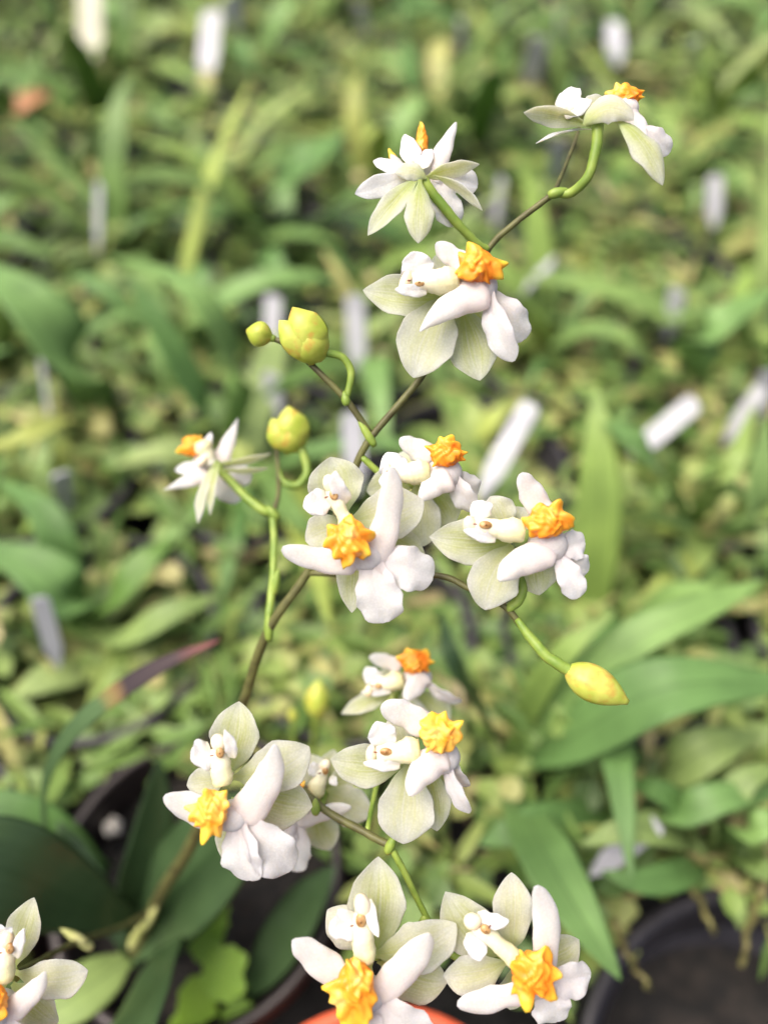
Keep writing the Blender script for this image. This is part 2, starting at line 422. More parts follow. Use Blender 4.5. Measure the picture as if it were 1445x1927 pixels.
# hexagonal rows of pots as they stand on the bench
pot_spots = []
BIGC = PZ(1520, 2140, RIM); BIGC.z = 0
BIGR = (PZ(1420, 1665, RIM) - Vector((BIGC.x, BIGC.y, RIM))).length
pot(BIGC, pot_meshes(BIGR, RIM, M_POT, 96, 0.035), 'large black pot with aerial roots trailing over its rim')
sp = 0.0865
for j in range(-2, 13):
    for i in range(-9, 10):
        x = C0.x + i * sp + (sp / 2 if j % 2 else 0); y = C0.y + j * sp * 0.87
        if i == 0 and j == 0: continue
        if abs(x) > 0.25 + 0.42 * max(0.0, y): continue
        if y > 0.98 or math.hypot(x - BIGC.x, y - BIGC.y) < BIGR + PR - 0.002: continue
        pot_spots.append((x + random.uniform(-.0015, .0015), y + random.uniform(-.0015, .0015)))
red_at = PZ(745, 2010, RIM)
best = min(pot_spots, key=lambda s: (s[0] - red_at.x) ** 2 + (s[1] - red_at.y) ** 2)
for s in pot_spots:
    if s == best:
        pot((s[0] + .009, s[1] + .003, 0), pm_red, 'empty orange-red plastic pot beside the dark brown pot')
    else:
        pot((s[0], s[1], 0), pm_black, 'black plastic nursery pot standing in the crowded rows', 'black nursery pots on the bench', rot=random.uniform(0, 6.28))

# ------------------------------------------------------------------ leaves
def leaf_profile(n, base=0.45, peak=0.45, tipn=0.8):
    ts, ws = [], []
    for i in range(n):
        t = 1 - (1 - i / (n - 1)) ** 1.25
        s = math.sin(math.pi * min(1, t ** (math.log(0.5) / math.log(peak)))) if t < 1 else 0
        w = max(s, 0) ** tipn
        w = max(w, base * (1 - t / 0.5)) if t < peak else w
        ts.append(t); ws.append(max(w, 0.02))
    return ts, ws

def leaf_from(pts, width, hint, m, parent, name='leaf', thick=0.0007, fold=0.22, n=18, M=12, base=0.45, peak=0.45, twist=0.0, ripple=0.02, tipn=0.8):
    ts, ws = leaf_profile(n, base, peak, tipn)
    dense = spline(pts, 80)
    cent = [dense[min(79, int(t * 79 + 0.5))] if False else dense[int(t * 79)] + (dense[min(79, int(t * 79) + 1)] - dense[int(t * 79)]) * (t * 79 - int(t * 79)) for t in ts]
    mb = MB()
    loft(mb, cent, hint, [w * width for w in ws], [thick * (0.4 + 0.6 * min(1, w)) for w in ws], M, fold=fold, ripple=ripple, ph=random.uniform(0, 6), twist=[twist * t for t in ts], uvt=ts)
    return mb.build(name, m, parent)

# shared strap-leaf shapes: base at the origin, growing along +X and arching over
def proto_leaf(L, Wd, rise, droop, m, fold=0.25, peak=0.42, bend=0.0):
    pts = []
    for k in range(7):
        t = k / 6
        pts.append((L * (t * math.cos(rise) + 0.18 * t * t), bend * L * t * t, L * (t * math.sin(rise) - droop * t ** 2.2)))
    ts, ws = leaf_profile(14, 0.4, peak)
    dense = spline(pts, 60)
    cent = [dense[min(59, int(round(t * 59)))] for t in ts]
    mb = MB(); loft(mb, cent, (-0.5, 0, 1), [w * Wd for w in ws], [0.0007] * len(ws), 10, fold=fold, ripple=0.03, ph=random.uniform(0, 6), uvt=ts)
    return mb.mesh('leaf', m)
protos = []
for k in range(22):
    L = random.uniform(0.06, 0.135)
    protos.append(proto_leaf(L, L * random.uniform(0.07, 0.16), random.uniform(0.6, 1.4), random.uniform(0.15, 0.85), M_LEAF if k % 3 else M_LEAFG, random.uniform(0.1, 0.3), random.uniform(0.35, 0.55), random.uniform(-0.2, 0.2)))
small = []
for k in range(8):
    L = random.uniform(0.028, 0.05)
    small.append(proto_leaf(L, L * random.uniform(0.18, 0.42), random.uniform(0.3, 1.2), random.uniform(0.2, 0.8), M_LEAF, 0.15, random.uniform(0.4, 0.6), random.uniform(-0.3, 0.3)))

def strap_plant(x, y, big, label, group, n=None, hmax=1.0):
    e = empty('orchid_plant', (x, y, RIM - 0.015))
    tag(e, label, 'plant', group)
    a0 = random.uniform(0, 6.28); n = n or random.randint(8, 12)
    for k in range(n):
        me = random.choice(protos if big else small)
        o = bpy.data.objects.new('leaf', me); col.objects.link(o); o.parent = e
        o.location = (random.uniform(-.008, .008), random.uniform(-.008, .008), random.uniform(-0.002, 0.003))
        o.rotation_euler = (random.uniform(-.25, .25), random.uniform(-.15, .2), a0 + k * 2.4 + random.uniform(-.4, .4))
        s = random.uniform(0.75, 1.1) * hmax; o.scale = (s, s, s)
    return e

def in_view(x, y, z=RIM):
    v = Vector((x, y, z)) - CAM; d = v.dot(FWD)
    return d > 0 and abs(v.dot(RIGHT) / d) < 0.72 and abs(v.dot(UP) / d) < 0.85

black_corner = BIGC
for k, (x, y) in enumerate(pot_spots):
    dx = math.hypot(x - black_corner.x, y - black_corner.y)
    if (x, y) == best: continue
    if y < 0.03: continue
    near = math.hypot(x - C0.x, y - C0.y) < 0.1
    r = random.random()
    if near:
        strap_plant(x, y, False, 'low seedling with short narrow leaves beside the flowering orchid pot', 'low seedlings around the orchid pot', 7)
    elif r < 0.72:
        strap_plant(x, y, True, 'strap-leaved green orchid plant in the rows behind the flowers', 'strap-leaved plants in rows on the bench', hmax=0.85 if y < 0.2 else 1.0)
        if random.random() < 0.6:
            strap_plant(x + random.uniform(-.02, .02), y + random.uniform(-.02, .02), False, 'small bushy seedling with short leaves among the strap-leaved plants', 'small seedlings in rows on the bench')
    else:
        for q in range(2):
            strap_plant(x + random.uniform(-.02, .02), y + random.uniform(-.02, .02), False, 'small bushy seedling with short leaves among the strap-leaved plants', 'small seedlings in rows on the bench', 9)

# broad leaves one can follow in the photograph: (plant label, base pixel, [ (leaf points as pixel x, y, height over bench), width px, material ])
def hero(label, base, leaves, group=None):
    b = PZ(base[0], base[1], RIM - 0.012)
    e = empty('orchid_plant', b); tag(e, label, 'plant', group)
    for pts, wpx, m in leaves:
        q = [b + Vector((random.uniform(-.002, .002), random.uniform(-.002, .002), 0))] + [PZ(x, y, z) for x, y, z in pts]
        dmid = (q[len(q) // 2] - CAM).dot(FWD)
        leaf_from(q, wpx * dmid / FPX, camdir(0.1, 0.7, 0.8), m, e, fold=0.18, n=20)
Z = RIM
hero('broad-leaved plant with an arching leaf behind the yellow buds', (425, 850), [
    ([(452, 760, Z + .03), (425, 640, Z + .06), (340, 530, Z + .075), (200, 478, Z + .06)], 66, M_LEAFG),
    ([(380, 760, Z + .02), (300, 610, Z + .045), (240, 520, Z + .05)], 60, M_LEAFG),
    ([(500, 900, Z + .02), (560, 980, Z + .03), (640, 1010, Z + .02)], 50, M_LEAF)])
hero('large plant with wide bluish green blades behind the lone flower', (190, 800), [
    ([(150, 700, Z + .03), (70, 580, Z + .055), (-60, 480, Z + .06)], 135, M_LEAFG),
    ([(120, 790, Z + .02), (50, 820, Z + .03), (-40, 850, Z + .025)], 60, M_LEAF)])
hero('plant with long wide blades spreading behind the drooping yellow bud', (955, 1445), [
    ([(1060, 1400, Z + .02), (1200, 1315, Z + .045), (1330, 1285, Z + .05), (1530, 1290, Z + .035)], 140, M_LEAFG),
    ([(1060, 1310, Z + .025), (1200, 1200, Z + .045), (1330, 1140, Z + .05), (1440, 1090, Z + .045)], 80, M_LEAFG),
    ([(1000, 1320, Z + .02), (1060, 1230, Z + .04), (1160, 1150, Z + .05)], 55, M_LEAF),
    ([(1000, 1560, Z + .02), (1070, 1690, Z + .03), (1168, 1845, Z + .03)], 120, M_LEAFG),
    ([(900, 1330, Z + .03), (850, 1240, Z + .05), (830, 1150, Z + .05)], 45, M_LEAFD)])
hero('plant with a rounded pale green leaf near the black pots', (1180, 1500), [
    ([(1260, 1450, Z + .015), (1340, 1405, Z + .025), (1430, 1380, Z + .02)], 95, M_LEAFY),
    ([(1260, 1530, Z + .02), (1360, 1500, Z + .03), (1480, 1490, Z + .02)], 70, M_LEAFG),
    ([(1080, 1540, Z + .01), (980, 1560, Z + .015), (900, 1590, Z + .01)], 80, M_LEAFG)])
hero('low leafy plant crowding the rim of the large black pot', (1330, 1600), [
    ([(1270, 1570, Z + .015), (1190, 1560, Z + .025), (1090, 1590, Z + .02)], 70, M_LEAFY), ([(1290, 1640, Z + .012), (1210, 1660, Z + .02), (1130, 1640, Z + .02)], 60, M_LEAFG),
    ([(1390, 1570, Z + .015), (1440, 1550, Z + .025), (1520, 1560, Z + .02)], 70, M_LEAFG), ([(1350, 1540, Z + .02), (1400, 1470, Z + .03), (1470, 1440, Z + .03)], 60, M_LEAFY),
    ([(1300, 1540, Z + .015), (1240, 1490, Z + .025), (1170, 1470, Z + .02)], 60, M_LEAFG), ([(1400, 1620, Z + .01), (1450, 1640, Z + .015), (1520, 1640, Z + .01)], 50, M_LEAFY)])
hero('plant with long drooping blades behind the double orange-crested flower', (1280, 1010), [
    ([(1265, 930, Z + .03), (1200, 840, Z + .055), (1110, 770, Z + .05)], 80, M_LEAFG),
    ([(1330, 940, Z + .03), (1385, 860, Z + .05), (1420, 760, Z + .05)], 46, M_LEAF),
    ([(1400, 1000, Z + .03), (1430, 900, Z + .05), (1440, 780, Z + .06)], 60, M_LEAF),
    ([(1180, 1000, Z + .02), (1120, 960, Z + .03), (1050, 900, Z + .03)], 46, M_LEAF)])
hero('plant with pale wide leaves under the white label stakes', (1340, 740), [
    ([(1300, 690, Z + .02), (1350, 610, Z + .045), (1470, 540, Z + .05)], 85, M_LEAFG),
    ([(1240, 700, Z + .02), (1180, 640, Z + .035), (1120, 620, Z + .03)], 50, M_LEAF)])
hero('plant with light broad blades beside the grey label stake', (150, 1190), [
    ([(130, 1130, Z + .02), (70, 1070, Z + .03), (-50, 1020, Z + .03)], 115, M_LEAFG),
    ([(210, 1130, Z + .02), (270, 1060, Z + .03), (330, 1010, Z + .03)], 70, M_LEAF),
    ([(120, 1050, Z + .02), (80, 960, Z + .03), (-10, 900, Z + .03)], 70, M_LEAFG),
    ([(230, 1200, Z + .015), (330, 1150, Z + .025), (420, 1120, Z + .02)], 60, M_LEAFY)])
hero('bright green upright plant beside the cream label stake', (190, 260), [
    ([(170, 160, Z + .035), (120, 60, Z + .07), (60, -30, Z + .09)], 60, M_LEAF),
    ([(210, 170, Z + .03), (235, 60, Z + .06), (240, -40, Z + .08)], 46, M_LEAF),
    ([(250, 235, Z + .02), (300, 225, Z + .04), (360, 255, Z + .035)], 40, M_LEAF),
    ([(150, 230, Z + .02), (90, 150, Z + .04), (-20, 110, Z + .05)], 50, M_LEAF)])
hero('plant with one broad slanting leaf behind the upper flowers', (430, 430), [
    ([(500, 380, Z + .02), (570, 310, Z + .04), (650, 250, Z + .045)], 105, M_LEAFG),
    ([(480, 450, Z + .01), (560, 440, Z + .02), (650, 460, Z + .015)], 50, M_LEAFG)])
hero('plant with soft upright blades behind the topmost flower', (900, 300), [
    ([(905, 230, Z + .03), (930, 150, Z + .06), (960, 60, Z + .08)], 55, M_LEAF),
    ([(960, 280, Z + .03), (1080, 230, Z + .05), (1180, 260, Z + .04)], 60, M_LEAFG),
    ([(840, 250, Z + .03), (780, 160, Z + .06), (760, 60, Z + .07)], 50, M_LEAFG)])
dl = empty('dry_leaf', PZ(55, 225, RIM)); tag(dl, 'curled orange-brown dry leaf lying among green plants', 'leaf')
leaf_from([PZ(15, 240, RIM + .025), PZ(60, 195, RIM + .035), PZ(110, 165, RIM + .03)], 0.017, camdir(0, .6, .8), M_DRY, dl, name='blade', fold=0.4)

# ------------------------------------------------------------------ weeds (nobody could count them)
def weeds():
    vs, fs, att = [], [], []
    def leafq(c, d, L, w, a, up):
        d = d / np.linalg.norm(d); s = np.cross(d, up); s /= max(1e-9, np.linalg.norm(s)); n = len(vs)
        vs.extend([c, c + d * L * .35 + s * w * .5, c + d * L * .75 + s * w * .38 - up * L * .05, c + d * L - up * L * .15, c + d * L * .75 - s * w * .38 - up * L * .05, c + d * L * .35 - s * w * .5])
        fs.extend([(n, n + 1, n + 2), (n, n + 2, n + 3), (n, n + 3, n + 4), (n, n + 4, n + 5)]); att.extend([a] * 6)
    def stem(p, q, r, a):
        n = len(vs); t = q - p; s = np.cross(t, (0.3, 0.2, 1)); s = s / np.linalg.norm(s) * r; u = np.cross(t, s); u = u / np.linalg.norm(u) * r
        for c in (p, q):
            vs.extend([c + s, c - .5 * s + .87 * u, c - .5 * s - .87 * u])
        fs.extend([(n, n + 1, n + 4, n + 3), (n + 1, n + 2, n + 5, n + 4), (n + 2, n, n + 3, n + 5)]); att.extend([a] * 6)
    count = 0
    while count < 9000:
        y = rng.uniform(-0.06, 0.98); x = rng.uniform(-1, 1) * (0.22 + 0.42 * max(0, y))
        if math.hypot(x - C0.x, y - C0.y) < 0.047 and y < C0.y + 0.03: continue
        if math.hypot(x - best[0], y - best[1]) < 0.047: continue
        if math.hypot(x - black_corner.x, y - black_corner.y) < BIGR * .98: continue
        if y < 0.035 or (y < 0.26 and rng.uniform() < 0.2): continue
        patch = 0.5 + 0.5 * math.sin(x * 37 + 3 * math.sin(y * 21)) * math.sin(y * 31 + 2 * math.sin(x * 17))
        if rng.uniform() > 0.35 + 0.65 * patch: continue
        count += 1
        h = rng.uniform(0.002, 0.032) * (0.5 + 0.8 * patch)
        p = np.array((x, y, RIM - 0.016)); q = p + np.array((rng.normal(0, .008), rng.normal(0, .008), h))
        a0 = rng.uniform(0, 1)
        kind = rng.uniform()
        stem(p, q, 0.00045, 0.55 + 0.45 * a0)
        k = 5 if kind < 0.6 else 3
        for i in range(k):
            c = p + (q - p) * rng.uniform(0.45, 1.0)
            an = rng.uniform(0, 6.283); d = np.array((math.cos(an), math.sin(an), rng.uniform(-.2, .7)))
            L = rng.uniform(0.004, 0.011) if kind < 0.6 else rng.uniform(0.010, 0.026)
            w = L * (rng.uniform(0.55, 0.95) if kind < 0.6 else rng.uniform(0.12, 0.3))
            leafq(c, d, L, w, float(np.clip(a0 * 0.7 + rng.uniform(-.1, .25), 0, 1)), np.array((0, 0, 1.0)))
    me = bpy.data.meshes.new('weeds'); me.from_pydata([tuple(v) for v in vs], [], fs)
    at = me.attributes.new('tip', 'FLOAT', 'POINT'); at.data.foreach_set('value', np.array(att, dtype=np.float32))
    me.materials.append(M_WEED)
    tag(new_obj('weeds', me), 'tangle of tiny green and straw-coloured weeds over the pots', 'weeds', kind='stuff')
weeds()

# ------------------------------------------------------------------ white label stakes: (top px, bottom px, height of the top over the rim, width px, label)
def stake(top, bot, zt, wpx, label, m=M_TAG, group=None):
    T = PZ(*top, RIM + zt * 0.55 + .020); B = PZ(*bot, RIM + 0.014)
    d = (T - B); B = B - d.normalized() * 0.010
    L = (T - B).length; d = (T - B).normalized()
    dep = (T - CAM).dot(FWD); w = wpx * dep / FPX
    s = d.cross(camdir(random.uniform(-.5, .3), .9, 1)).normalized(); n = s.cross(d).normalized()
    mb = MB(); th = 0.0008; c = w * 0.18
    out = [(-w / 2, L - c), (-w / 2 + c, L), (w / 2 - c, L), (w / 2, L - c), (w / 2, L * .3), (w * .10, 0.0), (-w * .10, 0.0), (-w / 2, L * .3)]
    vs = [s * x + d * y + n * (k * th / 2) for k in (1, -1) for x, y in out]; q = len(out)
    fs = [tuple(range(q)), tuple(range(2 * q - 1, q - 1, -1))] + [(i, i + q, (i + 1) % q + q, (i + 1) % q) for i in range(q)]
    mb.add(vs, fs)
    o = new_obj('plant_label', mb.mesh('plant_label', m, smooth=False)); o.location = B
    return tag(o, label, 'plant label', group)
far = 'white label stakes in the far rows'
stake((1000, 760), (925, 895), .028, 47, 'clear white label stake slanting behind the double orange-crested flowers')
stake((1238, 1548), (1160, 1608), .006, 40, 'white label half hidden by leaves near the rim of the large black pot')
stake((1310, 755), (1225, 825), .018, 50, 'white label lying low behind the wide green blades')
stake((1435, 730), (1385, 800), .020, 42, 'pair of white labels beside the plant with pale wide leaves', group='labels by the pale wide leaves')
stake((1450, 700), (1425, 770), .025, 38, 'pair of white labels beside the plant with pale wide leaves', group='labels by the pale wide leaves')
stake((168, -30), (172, 95), .045, 62, 'tall cream label stake in the bright green upright plant', M_TAGC)
stake((400, 20), (390, 130), .035, 40, 'white label standing beside the cream label stake rows')
stake((435, -10), (440, 45), .02, 36, 'short white label just behind another white label')
stake((187, 345), (185, 440), .030, 38, 'narrow white label stake behind the arching leaf')
stake((515, 555), (512, 640), .020, 46, 'white label right behind the small closed bud')
stake((515, 705), (512, 770), .018, 52, 'white label between the two clusters of yellow buds')
stake((668, 555), (672, 665), .030, 40, 'grey white label stake behind the opening yellow bud')
stake((662, 775), (668, 880), .020, 40, 'white label stake behind the fork of the flower stem')
stake((75, 1125), (100, 1215), .025, 34, 'grey white label stake beside the light broad blades')
stake((78, 680), (92, 770), .025, 36, 'grey label stake under the wide bluish green blade')
stake((1040, 492), (985, 545), .020, 44, 'small white label beside the double-spurred flower')
stake((945, 335), (935, 395), .018, 40, 'white label between the two topmost flowers')
stake((1275, 545), (1262, 605), .020, 38, 'white label behind the wide pale leaves', group=None)
stake((1050, 265), (1048, 315), .02, 36, 'pale label under the topmost flower')
for k, (x, y) in enumerate([(1005, 70), (1155, 40), (870, 35), (690, 10), (1300, 75), (1050, 25), (1345, 330), (945, 15), (120, 890)]):
    stake((x + random.uniform(-14, 14), y), (x + random.uniform(-8, 8), y + random.uniform(35, 75)), random.uniform(.01, .04), random.uniform(24, 40), 'small white label stake standing in the rows of plants', group=far)

# ------------------------------------------------------------------ the flowering orchid
plant = empty('flowering_orchid', C0 + Vector((0, 0, RIM - 0.016)))
tag(plant, 'orchid with sprays of white flowers with orange crests and yellow buds', 'orchid')

def dpx(n, d): return n * d / FPX

def stem_part(name, pts, rad_px, m, M=10, n=None):
    q = [P(*p) for p in pts]
    rr = [dpx(r, p[2]) for r, p in zip(rad_px if isinstance(rad_px, (list, tuple)) else [rad_px] * len(pts), pts)]
    mb = MB(); tube(mb, q, rr, M, n)
    return mb.build(name, m, plant)

def node_swell(px, py, d, r, m=M_PED, dirn=(0.3, 0.9), ln=1.6):
    """sheathing bract at a joint of the stem"""
    mb = MB(); a = np.array(camdir(dirn[0], dirn[1], 0.15)); s = nrmz(np.cross(a, np.array(camdir(0, 0, 1)))); t = np.cross(s, a); R = dpx(r * .86, d); ln *= 1.3
    cent = [np.array(P(px, py, d)) + a * R * ln * k for k in (-1.1, -0.8, -0.3, 0.3, 0.8, 1.2)]
    loft(mb, cent, t, [2 * R * k for k in (.55, .85, 1.0, .85, .5, .08)], [2 * R * k for k in (.55, .85, 1.0, .8, .45, .06)], 10)
    mb.build('bract', m, plant)

stem_part('stem', [(255, 1795, .206), (300, 1690, .190), (370, 1570, .168), (425, 1420, .152), (462, 1310, .144), (503, 1190, .137), (580, 1075, .1335), (645, 945, .131), (690, 835, .1285), (790, 712, .127), (855, 590, .1275), (918, 470, .126), (975, 415, .1245), (1042, 364, .1235)],
          [13, 12.5, 11.5, 10.5, 9.5, 9, 8.5, 7.5, 7, 6.5, 6.2, 6.2, 6, 6], M_STEM, 12, 110)
stem_part('branch', [(1042, 364, .1235), (1058, 325, .128), (1080, 270, .132), (1090, 235, .134)], [5, 4, 3.5, 3], M_STEM)
stem_part('branch', [(697, 818, .1283), (655, 757, .127), (600, 700, .1265), (545, 652, .127), (506, 634, .128)], [7, 6.5, 6, 6, 4.5], M_STEM)
stem_part('branch', [(503, 1190, .137), (513, 1100, .140), (516, 1030, .143), (514, 968, .145)], [8, 7.5, 7, 7], M_PED)
stem_part('branch', [(514, 968, .145), (524, 930, .147), (523, 880, .150), (520, 830, .152)], [5, 4.5, 4, 3.5], M_STEM)
stem_part('branch', [(578, 1078, .1335), (690, 1082, .130), (820, 1082, .1255), (880, 1106, .124), (950, 1142, .1225), (985, 1185, .122)], [6, 6, 6, 6, 6, 7], M_STEM)
stem_part('branch', [(440, 1380, .148), (500, 1425, .139), (550, 1468, .133), (612, 1524, .129), (690, 1568, .126), (735, 1592, .1245)], [8, 8, 7.5, 7.5, 7.5, 7.5], M_STEM)
stem_part('branch', [(735, 1592, .1245), (760, 1640, .124), (795, 1712, .124), (830, 1780, .125)], [6.5, 6.5, 6, 6], M_PED)
stem_part('branch', [(292, 1712, .192), (230, 1745, .180), (150, 1770, .160), (90, 1800, .142), (25, 1835, .1265)], [7, 6, 5.5, 5.5, 6], M_STEM)
stem_part('branch', [(690, 1566, .126), (715, 1450, .138), (745, 1320, .146)], [5, 5, 5], M_PED)
node_swell(690, 815, .1278, 10, dirn=(-.55, .85), ln=2.4)
node_swell(650, 750, .1266, 10, dirn=(-.2, .9), ln=1.1)
node_swell(1050, 362, .1228, 12, dirn=(.9, .2), ln=1.3)
node_swell(548, 655, .1265, 9, dirn=(-.7, .5))
node_swell(520, 1095, .139, 10, dirn=(.2, 1), ln=2)
node_swell(506, 1180, .1365, 11, dirn=(0, 1), ln=2)
node_swell(514, 965, .1445, 11, dirn=(-.5, .6), ln=1.2)
node_swell(736, 1588, .1240, 11.5, dirn=(.35, .8), ln=1.5)
node_swell(594, 1518, .1285, 11, dirn=(0, 1), ln=1.2)
node_swell(968, 1138, .122, 10, dirn=(.7, .6), ln=1.4)
node_swell(282, 1728, .189, 11, M_BRACT, dirn=(.5, .8), ln=2.0)
node_swell(256, 1762, .192, 11, M_BRACT, dirn=(.4, .8), ln=2.0)
node_swell(140, 1762, .158, 10, M_BRACT, dirn=(-.85, .6), ln=2.2)
node_swell(158, 1775, .160, 10, M_BRACT, dirn=(-.85, .6), ln=1.6)
node_swell(825, 640, .1268, 9, dirn=(.5, .8))
# -- buds
def bud(base, tip, wpx, ped=None, split=False, peak=0.42):
    b, t = P(*base), P(*tip); e = empty('bud', b, plant); d = base[2]
    ax = np.array(t - b) * (0.86 if split else 1.0); N = 18
    mb = MB(); W = dpx(wpx, d)
    cent = [np.array(b) + ax * (k / (N - 1)) for k in range(N)]
    nn = np.array(camdir(0, 0, 1)); nn = nrmz(nn - nrmz(ax) * nn.dot(nrmz(ax))); ss = nrmz(np.cross(ax, nn))
    verts, uv, fs = [], [], []; M = 24
    for k in range(N):
        u = k / (N - 1); r = 0.5 * W * max(0.05, math.sin(math.pi * u ** (math.log(.5) / math.log(peak))) ** 0.72 if 0 < u < 1 else 0.14)
        if u > 0.8: r = max(r, 0.5 * W * (0.30 - 0.75 * (u - 0.8)))
        for j in range(M):
            a = 2 * math.pi * j / M
            rr = r * (1 - 0.075 * abs(math.cos(1.5 * a + 0.5)) ** 16 + 0.02 * math.sin(5 * a + 4 * u))
            verts.append(cent[k] + nn * math.cos(a) * rr + ss * math.sin(a) * rr); uv.append((j / M, u))
    for k in range(N - 1):
        for j in range(M): fs.append((k * M + j, k * M + (j + 1) % M, (k + 1) * M + (j + 1) % M, (k + 1) * M + j))
    fs.append(tuple(range(M - 1, -1, -1))); fs.append(tuple((N - 1) * M + j for j in range(M)))
    mb.add(verts, fs, uv); mb.build('bud_body', M_BUD, e)
    if split:
        for (bx, by), (tx, ty), wf, lift in split:
            mb = MB(); B0 = np.array(P(bx, by, d)); T0 = np.array(P(tx, ty, tip[2]))
            pts = [B0, B0 + (T0 - B0) * .3 + nn * W * .42 * lift, B0 + (T0 - B0) * .7 + nn * W * .50 * lift, T0 + nn * W * .25 * lift]
            c = spline(pts, 18); ts = [i / 17 for i in range(18)]
            loft(mb, c, nn, [dpx(wf, d) * max(.05, .5 * (1 - 2 * x), math.sin(math.pi * min(1, x ** .95)) ** .62) * (1 - .25 * x ** 6) for x in ts], [0.0004] * 18, 16, cup=-0.24, ripple=0.03)
            mb.build('sepal', M_BUD, e)
    if ped:
        mb = MB(); tube(mb, [P(*p[:3]) for p in ped], [dpx(p[3], p[2]) for p in ped], 10); mb.build('pedicel', M_PED, e)
    return e
bud((514, 636, .1275), (464, 622, .127), 48, [(506, 634, .128, 6), (514, 637, .1275, 7), (500, 632, .1275, 8)], peak=0.5)
bud((608, 678, .1255), (538, 592, .1245), 76, [(652, 750, .127, 6), (661, 705, .1265, 7.5), (648, 675, .126, 7.5), (618, 664, .1255, 8), (596, 660, .1255, 9)], split=[((606, 674), (552, 582), 76, .86), ((594, 680), (527, 606), 60, .74)], peak=0.42)
bud((560, 852, .150), (528, 768, .150), 72, [(522, 880, .150, 4), (535, 908, .149, 7), (562, 912, .149, 8), (578, 888, .149, 8), (570, 850, .1495, 8), (556, 835, .1495, 8)], split=[((558, 850), (545, 767), 68, .86), ((548, 852), (514, 790), 52, .70)], peak=0.42)
bud((1063, 1258, .1195), (1181, 1322, .1185), 70, [(972, 1165, .122, 6.5), (1000, 1203, .121, 10), (1030, 1236, .120, 11), (1058, 1254, .1195, 12), (1080, 1267, .1193, 12)], peak=0.42)
bud((596, 1352, .186), (600, 1280, .184), 46, [(590, 1420, .196, 5), (592, 1380, .190, 6), (596, 1350, .186, 7), (597, 1335, .186, 7)], peak=0.45)
bud((551, 1358, .192), (550, 1334, .191), 18, [(556, 1420, .198, 4), (552, 1375, .194, 4), (551, 1350, .192, 5)], peak=0.45)

